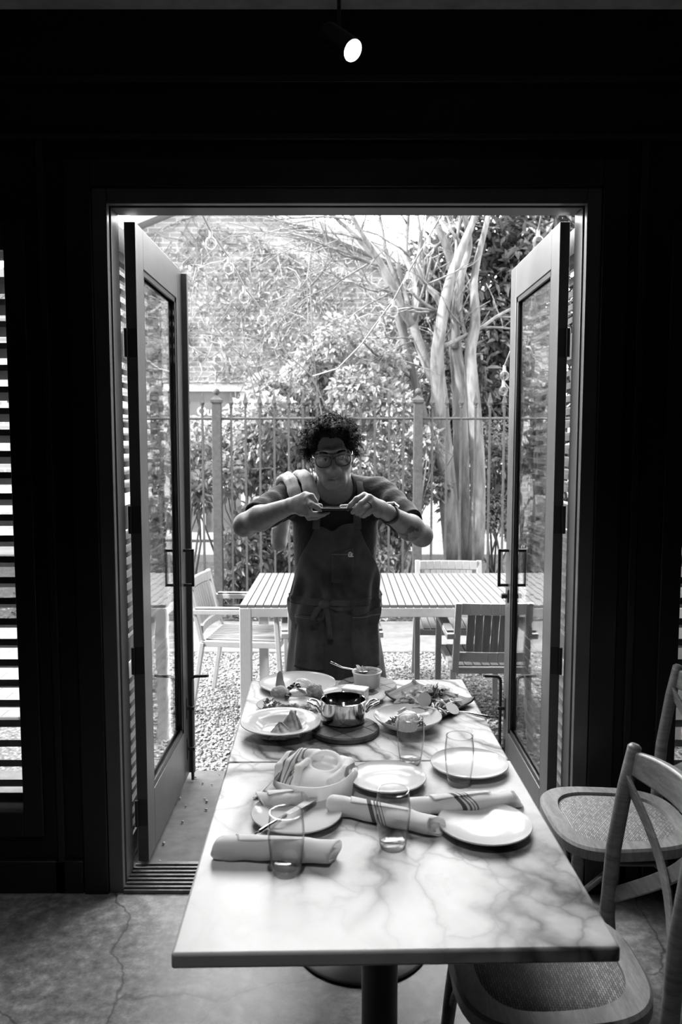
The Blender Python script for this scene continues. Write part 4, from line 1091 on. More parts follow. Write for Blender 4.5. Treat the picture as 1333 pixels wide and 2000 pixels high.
def fold_(pts, r0, r1, k=.005):
    n = len(pts) - 1
    for i in range(n): bs_.op(cap(pts[i], pts[i+1], r0 + (r1 - r0)*i/n, r0 + (r1 - r0)*(i+1)/n), k)
fold_([(-.088, -.028, .022), (-.090, .0, .050), (-.074, .030, .066), (-.045, .055, .062)], .012, .014)
fold_([(-.066, -.048, .030), (-.066, -.012, .066), (-.042, .028, .078), (-.008, .056, .068)], .011, .013)
fold_([(-.036, -.055, .036), (-.036, -.026, .062), (-.022, .006, .070)], .010, .008)
fold_([(.018 + .038*math.cos(q), .018 + .028*math.sin(q), .062 + .016*math.sin(q)) for q in [2*PI*i/24 for i in range(25)]], .0062, .0062)
fold_([(.050, -.040, .045), (.076, -.008, .060), (.078, .030, .064), (.052, .060, .055)], .011, .013)
fold_([(.082, -.030, .03), (.093, .005, .048), (.088, .038, .046)], .011, .011)
fold_([(.030, .055, .050), (.0, .066, .052), (-.035, .064, .046)], .016, .014)
bs_.op(ellp((.018, .016, .066), (.032, .023, .030)), .006, 'sub')
bs_.op(((-1, -1, -1), (1, 1, 0), lambda P: P[..., 2] - .001), .002, 'sub')
Vb, Fb = bs_.mesh()
def flap(u, v):   # broad folded band across the front
    a = -2.75 + 2.5*u; r = .090 + .004*math.sin(PI*u); z0 = .001; z1 = .030 + .036*u + .004*math.sin(7*u)
    r *= 1 + .05*v; return (r*math.cos(a)*1.08, r*math.sin(a)*.93, z0 + (z1 - z0)*v)
G().grid(flap, 30, 8).build('cloth_band', linen('white_linen_band', (0, 0), 0, []), bk, smooth=180, solid=.003)
def corner(u, v): return (-.085 - .05*v*(1 - .2*u) , -.045 + .055*u - .035*v, .045*(1 - v) ** 1.4 + .003)
G().grid(corner, 14, 14).build('cloth_corner', M['basket_linen'], bk, smooth=180, solid=.002)
mesh_obj('cloth_lining', Vb, Fb, M['basket_linen'], bk, smooth=180)

# ------------------------------------------------------------------ far table dishes
rg = random.Random(9)
M['bread'] = plain('toasted_bread', .34, .8, var=.12, scale=45, bump=.8, bscale=90, bdist=.004, spec=.2)
M['crust'] = plain('browned_crust', .30, .6, var=.08, scale=40, bump=.6, bscale=80, bdist=.003)
M['cheese'] = plain('fresh_white_cheese', .72, .4, var=.05, scale=20, bump=.2, bscale=40, bdist=.003)
M['olive'] = plain('dark_glossy_berry', .012, .12, spec=.7)
M['greens'] = leaf_mat('chopped_greens', .05, .22, .4, .35, .5)
M['palegreen'] = leaf_mat('pale_salad_leaves', .35, .8, .35, .45, .5)
def blob(name, label, cat, p, r, mat, seed, lump=.16, group=None, rot=(0, 0, 0), nu=44, nv=28, parent=None):
    rr = random.Random(seed); ks = [(Vector((rr.gauss(0,1), rr.gauss(0,1), rr.gauss(0,1))).normalized() * rr.uniform(2, 6), rr.uniform(0, 6), rr.uniform(.3, 1)) for _ in range(7)]
    g = G().ell((0, 0, 0), (1, 1, 1), (0, 0, 0), nu, nv); vs = []
    for v in g.v:
        q = Vector(v); f = 1 + lump * sum(a * math.sin(k.dot(q) + ph) for k, ph, a in ks) / 2.5 + lump * .35 * math.sin(11*q.x + 9*q.y + seed) * math.sin(12*q.z + 8*q.x)
        vs.append((q.x*r[0]*f, q.y*r[1]*f, max(-r[2]*.85, q.z*r[2]*f)))
    g.v = vs
    o = g.build(name, mat, parent, smooth=180, loc=p, rot=rot)
    return tag(o, label, cat, group) if label else o
def scatter_leaves(name, label, p, rad, hgt, n, L, W, mat, seed, cat='greens', up=.3, parent=None):
    r = np.random.default_rng(seed); a = r.uniform(0, 2*PI, n); q = np.sqrt(r.uniform(0, 1, n))
    rx, ry = (rad if isinstance(rad, tuple) else (rad, rad))
    P = np.stack([q*rx*np.cos(a), q*ry*np.sin(a), r.uniform(.1, 1, n)*hgt*(1 - .75*q*q)], 1)
    D = np.stack([r.normal(0, .6, n) + .5*np.cos(a), r.normal(0, .6, n) + .5*np.sin(a), r.normal(up, .45, n)], 1)
    V, F = leaves(P, D, r.uniform(.6, 1.3, n)*L, r.uniform(.6, 1.3, n)*W, r)
    V[:, 2] = np.maximum(V[:, 2], .0005)
    o = mesh_obj(name, V, F, mat, parent, loc=p)
    return tag(o, label, cat, None, 'stuff') if label else o

# big plate: white cheese, olives, bread
P0 = T(582, 1342); coupe('dinner_plate', 'large white plate of cheese, dark berries and bread at the far left', P0, .133, .018, W_, flat=.66)
def on(px, py, h=.008): return T(px, py, h)
blob('bread_roll', 'halved bread roll on the left of the large cheese plate', 'bread', on(548, 1352, .026), (.030, .028, .022), M['bread'], 1)
blob('bread_roll', 'craggy bread chunk on the right of the large cheese plate', 'bread', on(615, 1350, .027), (.028, .024, .024), M['bread'], 2, .3)
def crisp(u, v): return (.036*(u - .5)*(1 - .55*v), .008*math.sin(3*v) + .02*(u-.5)**2, .062*v*(1 - .25*abs(u - .5)))
tag(G().grid(crisp, 12, 12).build('crisp_wafer', M['crust'], None, smooth=180, solid=.002, loc=on(549, 1346, .012)), 'upright crisp wafer leaning on the halved bread roll', 'cracker').rotation_euler = (R(-12), 0, R(15))
blob('soft_cheese', 'smooth mound of fresh white cheese on the large plate', 'cheese', on(588, 1354, .018), (.042, .026, .016), M['cheese'], 3, .08)
tag(blob('cheese_ball', None, None, on(592, 1337, .022), (.024, .02, .02), M['cheese'], 4, .2), 'small ruffled piece of white cheese behind the berries', 'cheese')
for i, (x, y) in enumerate([(566,1344),(571,1340),(577,1336),(582,1338),(588,1336),(584,1342),(563,1350),(565,1356),(561,1361)]):
    o = G().ell((0, 0, 0), (.0085, .0085, .0078), (0, 0, 0), 14, 10).build('dark_berry', M['olive'], None, smooth=180, loc=on(x, y, .020 + .006*(i in (3, 4, 5))))
    tag(o, 'glossy dark berry beside the white cheese on the large plate', 'berry', 'dark berries on the cheese plate')
lf = leaves(np.array([[0, 0, 0.]]), np.array([[1, -.5, .1]]), np.array([.045]), np.array([.018]), np.random.default_rng(1))
tag(mesh_obj('sage_leaf', lf[0], lf[1], M['greens'], None, loc=on(578, 1346, .036)), 'single green leaf draped over the fresh white cheese', 'leaf')
# small oval plate with roasted pieces
P1 = T(565, 1384); coupe('oval_plate', 'small oval white plate of roasted chopped pieces', P1, .082, .016, W_, sx=1.28, flat=.72)
M['roast'] = plain('charred_roast_crumb', .14, .6, var=.13, scale=60, bump=1, bscale=70, bdist=.005)
M['fry'] = plain('golden_fried_crumb', .28, .7, var=.14, scale=50, bump=1, bscale=80, bdist=.005)
for i in range(13):
    x = 520 + i * 7.5 + rg.uniform(-2, 2); y = 1384 + rg.uniform(-4, 3)
    blob('roasted_piece', 'small browned roasted piece on the oval plate', 'food', on(x, y, .018), (rg.uniform(.010, .015), rg.uniform(.009, .012), rg.uniform(.008, .012)), M['roast'] if i < 6 else M['fry'], 20 + i, .35, 'roasted pieces on the oval plate', (0, 0, rg.uniform(0, 3)), 18, 12)
scatter_leaves('parsley', 'curly parsley sprig on the left of the oval plate', on(530, 1378, .022), .022, .016, 40, .014, .009, M['greens'], 5)
# rimmed soup bowl with folded toast
P2 = T(549, 1433)
t = G().lathe([(0, .006), (.052, .006), (.055, 0), (.060, 0), (.062, .008), (.085, .026), (.132, .0365), (.135, .0375), (.134, .040), (.131, .040), (.088, .031), (.084, .028), (.068, .0135), (.06, .011), (0, .010)], 72)
t.v = [(x*.87, y*.87, z) for x, y, z in t.v]
t = t.build('rimmed_bowl', W_, None, smooth=45, loc=P2)
tag(t, 'wide-rimmed white bowl holding folded filled crepes, at the left', 'bowl')
M['crepe'] = plain('browned_folded_crepe', .32, .45, var=.2, scale=35, bump=.4, bscale=40, bdist=.004)
def crepe(name, label, loc, w, h, lean, rotz, seed):
    """a crepe folded into a wedge: stacked curved triangular layers that meet in a rolled ridge"""
    rr = random.Random(seed); g = G()
    for L in range(5):
        off = (L - 2) * .0062; tw = rr.uniform(-.12, .12)
        def fn(u, v, off=off, tw=tw, L=L):
            x = (u - .5) * w * (1 - v) ** .8 + tw * w * v * .4 + .003*math.sin(9*u + L); z = h * v * (1 - .18*abs(u - .5)) + .004*math.sin(5*u + 2*L)*(1 - v)
            y = off * (1 - .75*v) + .010*math.sin(PI*u)*(1 - v*.6)*(1 if L > 2 else -1) + .002*math.sin(14*u + 6*v + L)
            return (x, y, max(0, z))
        g.grid(fn, 20, 16)
    o = g.build(name, M['crepe'], None, smooth=180, solid=.0045, loc=loc); o.rotation_euler = (R(lean), 0, rotz); return tag(o, label, 'food')
crepe('folded_crepe', 'upright folded crepe wedge leaning in the rimmed bowl', on(567, 1434, .012), .080, .068, -16, R(-30), 3)
crepe('folded_crepe', 'second crepe wedge lying in front in the rimmed bowl', on(551, 1442, .012), .078, .046, -30, R(12), 4)
blob('sauce_pool', 'pale crumbly sauce beside the folded crepes', 'sauce', on(530, 1438, .013), (.032, .026, .004), plain('grated_pale_sauce', .45, .6, var=.2, scale=120, bump=1, bscale=150, bdist=.003), 7, .15)
# round boards
M['board'] = wood('dark_grooved_board', .02, .075, (6, 40, 6), .45)
M['board2'] = wood('grey_grooved_board', .06, .16, (6, 40, 6), .5)
def board(label, loc, r, h, mat, rotz):
    t = thing('round_board', label, 'board', loc, rotz)
    G().lathe([(0, 0), (r - .004, 0), (r, .004), (r, h - .004), (r - .004, h), (0, h)], 64).build('board', mat, t, smooth=35)
    g = G()
    for s in (-.4, .4):
        L = math.sqrt(1 - s*s) * r * .96; g.box(-L, L, s*r - .0022, s*r + .0022, h - .001, h + .0006); g.box(s*r - .0022, s*r + .0022, -L, L, h - .001, h + .0006)
    g.build('groove', M['black_metal'], t)
    return t
board('dark round grooved board under the steel pot', T(675, 1431), .100, .019, M['board'], R(40))
board('grey round grooved board under the custard ramekin', T(718, 1344), .102, .015, M['board2'], R(33))
# steel pot
pz = .0195; pp = T(671, 1407, pz); pot = thing('steel_pot', 'small polished steel pot with two loop handles on a dark board', 'pot', pp)
pr, ph = .067, .066
G().lathe([(0, 0), (pr - .005, 0), (pr, .004), (pr, ph - .002), (pr + .0025, ph), (pr - .001, ph + .0008), (pr - .003, ph - .002), (pr - .003, .008), (pr - .006, .004), (0, .004)], 72).build('pot_body', plain('mirror_steel', .62, .1, 1.0), pot, smooth=40)
for s in (-1, 1):
    pts = [(s*pr, -.022, .034), (s*(pr + .006), -.024, .040), (s*(pr + .014), -.025, .052), (s*(pr + .028), -.020, .058), (s*(pr + .038), -.008, .059), (s*(pr + .038), .008, .059), (s*(pr + .028), .020, .058), (s*(pr + .014), .025, .052), (s*(pr + .006), .024, .040), (s*pr, .022, .034)]
    G().tube(pts, .0042, 10).build('loop_handle', M['chrome'], pot, smooth=180)
G().lathe([(0, .034), (pr - .0035, .034)], 48).build('broth', plain('dark_broth', .03, .08, spec=.7), pot)
tag(G().obox((0, 0, .006), (.020, .014, .012), (.2, .1, .5)).build('broth_cube', M['fry'], None, bevel=.003, loc=pp + Vector((.012, -.01, .032))), 'pale diced cube floating in the steel pot', 'food')
tag(G().tube([pp + Vector((-.028, .0, .048)), pp + Vector((-.012, -.012, .040)), pp + Vector((.002, -.022, .036))], [.001, .0016, .002], 6).build('herb_stalk', M['twig'], None, smooth=180), 'thin herb stalk floating in the steel pot', 'herb')
# plate with cake
P3 = T(692, 1366); coupe('cake_plate', 'white plate with a slab of pale cake behind the pot', P3, .106, .020, W_, flat=.64)
kk = N('pale_sponge_cake'); c = kk.co(); kk.pbsdf(kk.ramp(kk.noise(c, 70, 4, .7), [(.35, .40), (.6, .70)]), .8, 0, kk.bump(kk.noise(c, 110, 3), .7, .004), .15)
ck = thing('cake_slice', 'rectangular slab of pale cake with white icing on the plate', 'cake', T(694, 1364, .0085), R(-22))
G().box(-.040, .040, -.024, .024, 0, .032).build('sponge', kk.m, ck, bevel=.004, seg=3)
G().box(-.041, .041, -.025, .025, .032, .038).build('icing', M['cheese'], ck, bevel=.003, seg=3)
# ramekin with browned custard, mint and spoon
Pr = T(717, 1340, .0165); rm = thing('ramekin', 'white fluted ramekin of browned custard on the round board', 'ramekin', Pr)
g = G(); vs = []; fl = 96
prof = [(0, 0), (.041, 0), (.043, .002), (.048, .047), (.0505, .048), (.0515, .053), (.049, .055), (.0465, .053), (.044, .046), (0, .046)]
g.lathe(prof, fl); g.v = [(x*(1 + (.010*math.cos(24*math.atan2(y, x)) if .003 < z < .046 and math.hypot(x, y) > .03 else 0)), y*(1 + (.010*math.cos(24*math.atan2(y, x)) if .003 < z < .046 and math.hypot(x, y) > .03 else 0)), z) for x, y, z in g.v]
g.build('dish', W_, rm, smooth=50)
G().lathe([(.0455, .049), (.03, .0505), (0, .051)], 48).build('custard', plain('burnt_sugar_crust', .10, .22, var=.09, scale=55, bump=.3, bscale=60, bdist=.002, spec=.6), rm, smooth=180)
scatter_leaves('mint_sprig', 'small mint sprig on the browned custard', Pr + Vector((-.022, -.012, .05)), .008, .014, 9, .018, .010, M['palegreen'], 12, 'herb', .8)
sp0 = thing('dessert_spoon', 'steel spoon resting on the ramekin rim with its handle in the air', 'spoon', Pr + Vector((-.03, 0, .056)))
h0 = at_y(646, 1293, Pr.y + .01); h1 = Pr + Vector((-.042, -.004, .0585)); 
G().tube([h0, h0.lerp(h1, .5) + Vector((0, 0, -.006)), h1, Pr + Vector((-.030, -.006, .0545))], [.0042, .0032, .0026, .003], 10, sx=.6, up=(0, 0, 1)).build('handle', M['chrome'], sp0, world=True, smooth=180)
g = G().ell(Pr + Vector((-.014, -.010, .0545)), (.017, .0105, .0035), (0, 0, R(-15)), 18, 8); g.build('spoon_bowl', M['chrome'], sp0, world=True, smooth=180)
# bowl with greens and poached egg
P4 = T(797, 1421); coupe('deep_bowl', 'deep white bowl with greens topped by a poached egg', P4, .102, .038, W_, 'bowl', flat=.42, foot=.36)
scatter_leaves('chopped_greens', 'heap of dark chopped greens under the poached egg', T(793, 1420, .011), (.055, .045), .032, 420, .012, .006, M['greens'], 13)
blob('poached_egg', 'round pale poached egg sitting on the chopped greens', 'egg', T(796, 1410, .064), (.033, .031, .030), plain('pale_poached_egg', .55, .35, var=.08, scale=30, bump=.2, bscale=30, bdist=.003), 14, .10)
scatter_leaves('cress_garnish', 'tiny cress leaves on top of the poached egg', T(796, 1410, .090), .02, .012, 30, .014, .007, M['palegreen'], 15, 'herb', .6)
# slate tray with salad and fork
tr = thing('slate_tray', 'dark square tray with lifted corners heaped with salad at the right', 'tray', T(840, 1375))
TC = [T(752, 1364, .006), T(808, 1338, .006), T(928, 1374, .006), T(862, 1408, .006)]   # left, back, right, front corners
def trf(u, v):
    p = TC[0].lerp(TC[1], v).lerp(TC[3].lerp(TC[2], v), u); e = max(0, abs(u - .5)*2 - .72)/.28; f = max(0, abs(v - .5)*2 - .72)/.28
    return p + Vector((0, 0, .012*e**2 + .010*f**2))
G().grid(trf, 28, 24).build('tray', plain('dark_slate_glaze', .035, .5, spec=.2, var=.02, scale=30), tr, smooth=180, solid=.006, world=True)
scatter_leaves('salad', 'tangled heap of pale shredded salad leaves on the dark tray', T(840, 1374, .012), (.086, .050), .055, 640, .028, .016, M['palegreen'], 16, 'salad', .0)
scatter_leaves('salad_greens', 'dark green leaves mixed through the salad on the tray', T(836, 1374, .014), (.070, .045), .038, 90, .018, .009, M['greens'], 17, 'salad', .0)
rr = random.Random(3)
for i in range(26):
    x, y = 818 + rr.uniform(-30, 75), 1376 + rr.uniform(-12, 14); b = T(x, y, .02 + rr.uniform(0, .022)); a = rr.uniform(0, PI); L = rr.uniform(.012, .026)
    v = Vector((math.cos(a)*L, math.sin(a)*L, rr.uniform(-.004, .008)))
    o = G().tube([b - v, b + Vector((0, 0, .004)), b + v], [.0025, .003, .002], 7).build('vegetable_strip', M['cheese'] if i % 3 else M['bread'], None, smooth=180)
    tag(o, 'pale crunchy vegetable strip in the salad heap', 'vegetable', 'vegetable strips in the salad')
scatter_leaves('frisee', 'upright spiky herb tuft rising from the salad', T(852, 1362, .040), .014, .024, 34, .024, .007, M['greens'], 18, 'herb', .9)
for (x, y, rot, lab) in ((829, 1352, 15, 'thin upright radish slice standing in the left of the salad'), (884, 1370, 40, 'thin translucent radish slice lying in the right of the salad')):
    o = G().lathe([(0, 0), (.022, 0), (.022, .0015), (0, .0015)], 28).build('radish_slice', plain('translucent_radish', .62, .3), None, smooth=40, loc=T(x, y + 14, .055 if rot == 15 else .035))
    o.rotation_euler = (R(78 if rot == 15 else 35), 0, R(rot)); tag(o, lab, 'vegetable')
o = G().tube([T(842, 1398, .014), T(845, 1370, .028), T(846, 1352, .05)], [.006, .008, .004], 9, sx=.5).build('endive_spear', M['palegreen'], None, smooth=180)
tag(o, 'pale endive spear standing at the front of the salad', 'vegetable')
o = G().tube([T(852, 1392, .020), T(862, 1374, .034), T(878, 1364, .032)], [.006, .010, .004], 9, sx=.5).build('endive_spear', M['palegreen'], None, smooth=180)
tag(o, 'curled endive leaf lying across the middle of the salad', 'vegetable')
fk = thing('table_fork', 'steel fork with its tines in the salad and handle past the tray', 'fork', T(900, 1390, .012))
a, b, c_ = T(957, 1402, .006), T(905, 1391, .022), T(880, 1391, .017)
G().tube([a, a.lerp(b, .12), a.lerp(b, .6), b, c_], [.005, .0065, .0042, .003, .004], 12, sx=.5, up=(0, 0, 1)).build('handle', M['chrome'], fk, world=True, smooth=180)
g = G(); dv = (T(852, 1384, .026) - c_); sv = dv.normalized().cross(Vector((0, 0, 1))).normalized()
g.tube([c_, c_ + dv*.35], [.004, .0095], 10, sx=.25, up=sv)
for i in (-1.5, -.5, .5, 1.5): g.tube([c_ + dv*.3 + sv*.0052*i, c_ + dv*.7 + sv*.0058*i - Vector((0, 0, .003)), c_ + dv + sv*.0055*i], [.0017, .0015, .0008], 6)
g.build('tines', M['chrome'], fk, world=True, smooth=180)
# ================================================================== THE MAN
man = thing('person', 'curly-haired person in glasses, dark shirt and apron photographing the dishes', 'person', (-.02, 3.06, 0))
# head frame: x = right in the picture, y = towards the back of the head, z = up
HC = Vector((-.034, 2.965, 1.562)); HM = Euler((R(13), R(-5), R(2))).to_matrix(); HN = np.array(HM)
HMa = HM
def hp(x, y, z): return tuple(HC + HM @ Vector((x, y, z)))
def he(c, r): return ellp(hp(*c), r, HM)
def hc(a, b, ra, rb=None): return cap(hp(*a), hp(*b), ra, rb)
SHL, SHR = Vector((-.195, 3.06, 1.385)), Vector((.150, 3.06, 1.395))
ELL, ELR = Vector((-.345, 2.84, 1.305)), Vector((.288, 2.84, 1.268))
WRL, WRR = Vector((-.172, 2.665, 1.385)), Vector((.160, 2.655, 1.362))

skin = []          # (primitive, blend, mode)
def S(p, k=.012, mode='add'): skin.append((p, k, mode))
# torso, legs, feet
S(ellp((-.022, 3.07, 1.255), (.155, .105, .19)), .03); S(cap((-.15, 3.06, 1.375), (.105, 3.06, 1.38), .062), .04)
S(ellp((-.022, 3.07, 1.05), (.142, .10, .19)), .05); S(ellp((-.022, 3.08, .91), (.136, .094, .13)), .05)
for sx in (-1, 1):
    S(cap((-.022 + sx*.080, 3.08, .86), (-.022 + sx*.10, 3.06, .49), .070, .054), .03); S(cap((-.022 + sx*.10, 3.06, .49), (-.022 + sx*.105, 3.10, .10), .055, .036), .03)
    S(cap((-.022 + sx*.105, 3.11, .05), (-.022 + sx*.12, 2.98, .035), .036, .032), .03)
# neck
S(cap((-.022, 3.065, 1.38), hp(0, .035, -.07), .062, .052), .02); S(cap((-.022, 3.075, 1.44), SHL + Vector((.05, .01, .012)), .048, .04), .04); S(cap((-.022, 3.075, 1.44), SHR + Vector((-.05, .01, .012)), .048, .04), .04)
# head
S(he((0, .022, .038), (.074, .094, .085)), .03); S(he((0, -.022, -.035), (.061, .070, .078)), .025)
S(hc((-.020, -.076, -.100), (.020, -.076, -.100), .017), .02); S(hc((0, -.086, -.101), (0, -.086, -.096), .015), .012)
for sx in (-1, 1):
    S(hc((sx*.050, -.005, -.062), (sx*.026, -.066, -.102), .019, .015), .018); S(hc((sx*.046, -.062, -.026), (sx*.054, -.035, -.018), .018), .03)
    S(hc((sx*.014, -.089, .018), (sx*.046, -.078, .018), .010, .008), .016)
    S(he((sx*.032, -.096, -.002), (.017, .014, .012)), .012, 'sub')
    S(he((sx*.032, -.0765, .0045), (.0150, .0142, .0085)), .003)
    S(hc((sx*.020, -.081, -.009), (sx*.044, -.079, -.009), .004), .004)
    S(he((sx*.0755, .012, -.006), (.009, .018, .030)), .006); S(he((sx*.082, .004, -.004), (.006, .008, .014)), .004, 'sub')
    S(hc((sx*.0115, -.100, -.0405), (sx*.012, -.094, -.042), .0085), .007)
S(hc((0, -.086, .010), (0, -.108, -.034), .0085, .0120), .012); S(hc((0, -.108, -.034), (0, -.104, -.037), .0125), .006)
for sx in (-1, 1): S(hc((sx*.006, -.110, -.0475), (sx*.0075, -.104, -.047), .0033), .003, 'sub')
S(he((0, -.080, -.072), (.034, .020, .026)), .035)
S(hc((-.024, -.0935, -.0715), (-.004, -.1035, -.0685), .0040, .0056), .004); S(hc((.004, -.1035, -.0685), (.024, -.0935, -.0715), .0056, .0040), .004); S(hc((-.004, -.1035, -.0685), (.004, -.1035, -.0685), .0055), .004)
S(hc((-.018, -.0945, -.0805), (.018, -.0945, -.0805), .0058), .006); S(hc((-.009, -.1005, -.0805), (.009, -.1005, -.0805), .0058), .005)
S(hc((-.025, -.0990, -.0748), (0, -.1065, -.0742), .0016), .002, 'sub'); S(hc((0, -.1065, -.0742), (.025, -.0990, -.0748), .0016), .002, 'sub')
# arms
S(cap(SHL, SHL.lerp(ELL, .5), .052, .046), .03); S(cap(SHL.lerp(ELL, .5), ELL, .046, .038), .025); S(cap(ELL, ELL.lerp(WRL, .35), .037, .043), .02); S(cap(ELL.lerp(WRL, .35), WRL, .043, .027), .02)
S(cap(SHR, SHR.lerp(ELR, .5), .052, .046), .03); S(cap(SHR.lerp(ELR, .5), ELR, .046, .038), .025); S(cap(ELR, ELR.lerp(WRR, .35), .037, .043), .02); S(cap(ELR.lerp(WRR, .35), WRR, .043, .027), .02)
S(cap(ELL + Vector((-.006, -.004, -.010)), ELL + Vector((.0, 0, -.004)), .027), .02); S(cap(ELR + Vector((.006, -.004, -.010)), ELR, .027), .02)
# phone sits between the hands
PH = Vector((-.004, 2.605, 1.383))
def ap(x, y, Y): return at_y(x, y, Y)
# hand at picture-left
KL = [ap(597,967,2.612), ap(602,973,2.592), ap(602,986,2.585), ap(598,1000,2.590)]
for q in KL: S(cap(WRL + (q - WRL)*.12, q, .019, .0125), .014)
S(cap(WRL.lerp(KL[1], .4), WRL.lerp(KL[3], .75), .019, .017), .015)
fingL = [[KL[0], ap(609,969,2.585), ap(616,979,2.580), ap(619,987,2.585)], [KL[1], ap(608,985,2.568), ap(619,990,2.570), ap(627,996,2.576)],
         [KL[2], ap(606,1004,2.580), ap(622,1004,2.590), ap(641,1001,2.600)], [KL[3], ap(604,1011,2.600), ap(618,1010,2.612), ap(634,1005,2.618)]]
for f in fingL:
    for q in chain(f, [.0115, .0098, .0088, .0072]): S(q, .0035)
TL = [WRL.lerp(KL[0], .35) + Vector((.0, .012, -.004)), ap(590,978,2.655), ap(607,986,2.655), ap(626,988,2.640)]
for q in chain(TL, [.0155, .0125, .0105, .0085]): S(q, .006)
# hand at picture-right
KR = [ap(712,968,2.600), ap(722,972,2.585), ap(728,982,2.578), ap(731,993,2.582)]
for q in KR: S(cap(WRR + (q - WRR)*.12, q, .019, .0122), .014)
S(cap(WRR.lerp(KR[1], .4), WRR.lerp(KR[3], .7) + Vector((0, 0, -.008)), .019, .018), .015)
fingR = [[KR[0], ap(697,975,2.578), ap(686,986,2.574), ap(680,994,2.580)], [KR[1], ap(706,983,2.562), ap(696,994,2.563), ap(689,1001,2.572)],
         [KR[2], ap(713,993,2.558), ap(704,1001,2.562), ap(698,1004,2.574)], [KR[3], ap(719,1002,2.566), ap(711,1007,2.574), ap(705,1007,2.586)]]
for f in fingR:
    for q in chain(f, [.0112, .0095, .0086, .0072]): S(q, .0035)
TR_ = [WRR.lerp(KR[0], .35) + Vector((0, .012, -.006)), ap(712,990,2.650), ap(692,990,2.650), ap(668,990,2.640)]
for q in chain(TR_, [.0155, .0125, .0105, .0082]): S(q, .006)

sd = SDF((-.42, 2.52, -.01), (.36, 3.24, 1.70), .0032)
for p, k_, m_ in skin: sd.op(p, k_, m_)
k = N('skin'); c = k.co(); n1 = k.noise(c, 60, 4); n2 = k.noise(c, 420, 2)
base = k.ramp(n1, [(.3, .20), (.7, .27)])
geo = k.n('ShaderNodeNewGeometry'); hl = k.n('ShaderNodeVectorMath', operation='SUBTRACT'); k.l(geo.outputs['Position'], hl.inputs[0])
hl.inputs[1].default_value = tuple(HC + HM @ Vector((0, -.075, -.086)))
ln = k.n('ShaderNodeVectorMath', operation='LENGTH'); k.l(hl.outputs[0], ln.inputs[0])
stub = k.math('MULTIPLY', k.ramp(ln.outputs[1], [(.03, 1), (.075, 0)]), k.ramp(n2, [(.42, 0), (.58, 1)]))
base = k.mix(k.math('MULTIPLY', stub, .5), base, .08)
for q_ in (-.016, 0, .016):
    lv = k.n('ShaderNodeVectorMath', operation='SUBTRACT'); k.l(geo.outputs['Position'], lv.inputs[0]); lv.inputs[1].default_value = tuple(HC + HM @ Vector((q_, -.106 + 18*q_*q_, -.0755)))
    l2 = k.n('ShaderNodeVectorMath', operation='LENGTH'); k.l(lv.outputs[0], l2.inputs[0]); base = k.mix(k.ramp(l2.outputs[1], [(.008, .45), (.0125, 0)]), base, .14)
ht = k.n('ShaderNodeVectorMath', operation='SUBTRACT'); k.l(geo.outputs['Position'], ht.inputs[0]); ht.inputs[1].default_value = tuple(ELR.lerp(WRR, .42) + Vector((0, -.02, -.015)))
lt = k.n('ShaderNodeVectorMath', operation='LENGTH'); k.l(ht.outputs[0], lt.inputs[0])
tat = k.math('MULTIPLY', k.ramp(lt.outputs[1], [(.038, 1), (.046, 0)]), k.ramp(k.noise(c, 38, 2), [(.48, 0), (.52, 1)]))
base = k.mix(k.math('MULTIPLY', tat, .8), base, .05)
pb = k.pbsdf(base, .48, 0, k.bump(n2, .12, .0012), .45); pb.inputs['Subsurface Weight'].default_value = .08; pb.inputs['Subsurface Radius'].default_value = (.006, .006, .006)
M['skin'] = k.m
body = nets_obj('body', sd, M['skin'], man, 1)
del sd

# eyes, brows, moustache
k = N('eye'); c = k.co(); ge = k.n('ShaderNodeTexCoord'); s = k.n('ShaderNodeSeparateXYZ'); k.l(ge.outputs['Object'], s.inputs[0])
k.pbsdf(k.ramp(k.math('MULTIPLY', s.outputs[1], -80.0), [(.0, .30), (.70, .30), (.76, .03), (.95, .01)]), .08, spec=.6); M['eye'] = k.m
for sx in (-1, 1):
    o = G().ell((0, 0, 0), (.0118, .0118, .0118), (0, 0, 0), 20, 14).build('eyeball', M['eye'], man, smooth=180)
    o.location = Vector(hp(sx*.032, -.0775, -.002)) - man.location; e = HM.to_euler(); e.x += R(18); o.rotation_euler = e
M['hair'] = plain('dark_curly_hair', .008, .5, spec=.12)
rg = random.Random(12)
def hair_tufts(name, roots, L, r, lift=.0):
    g = G()
    for (p, d) in roots:
        p = Vector(p); d = Vector(d).normalized(); q = p + d*L*.5 + Vector((0, 0, lift)); g.tube([p, q, p + d*L], [r, r*.8, r*.3], 4)
    return g.build(name, M['hair'], man, world=True, smooth=180)
for sx in (-1, 1):
    roots = []
    for i in range(70):
        f = rg.random(); x = sx*(.014 + .036*f); roots.append((hp(x, -.0985 + .020*f*f + .004*rg.random(), .0185 + .006*math.sin(PI*f) + rg.uniform(-.0035, .0035)), HM @ Vector((sx*1, .15, .25 - .5*f))))
    hair_tufts('eyebrow', roots, .010, .0011)
roots = []
for i in range(150):
    f = rg.uniform(-1, 1); roots.append((hp(.027*f, -.1050 + .013*f*f, -.0565 - .005*abs(f) + rg.uniform(-.004, .003)), HM @ Vector((f*.8, -.1, -1))))
hair_tufts('moustache', roots, .0055, .00032)
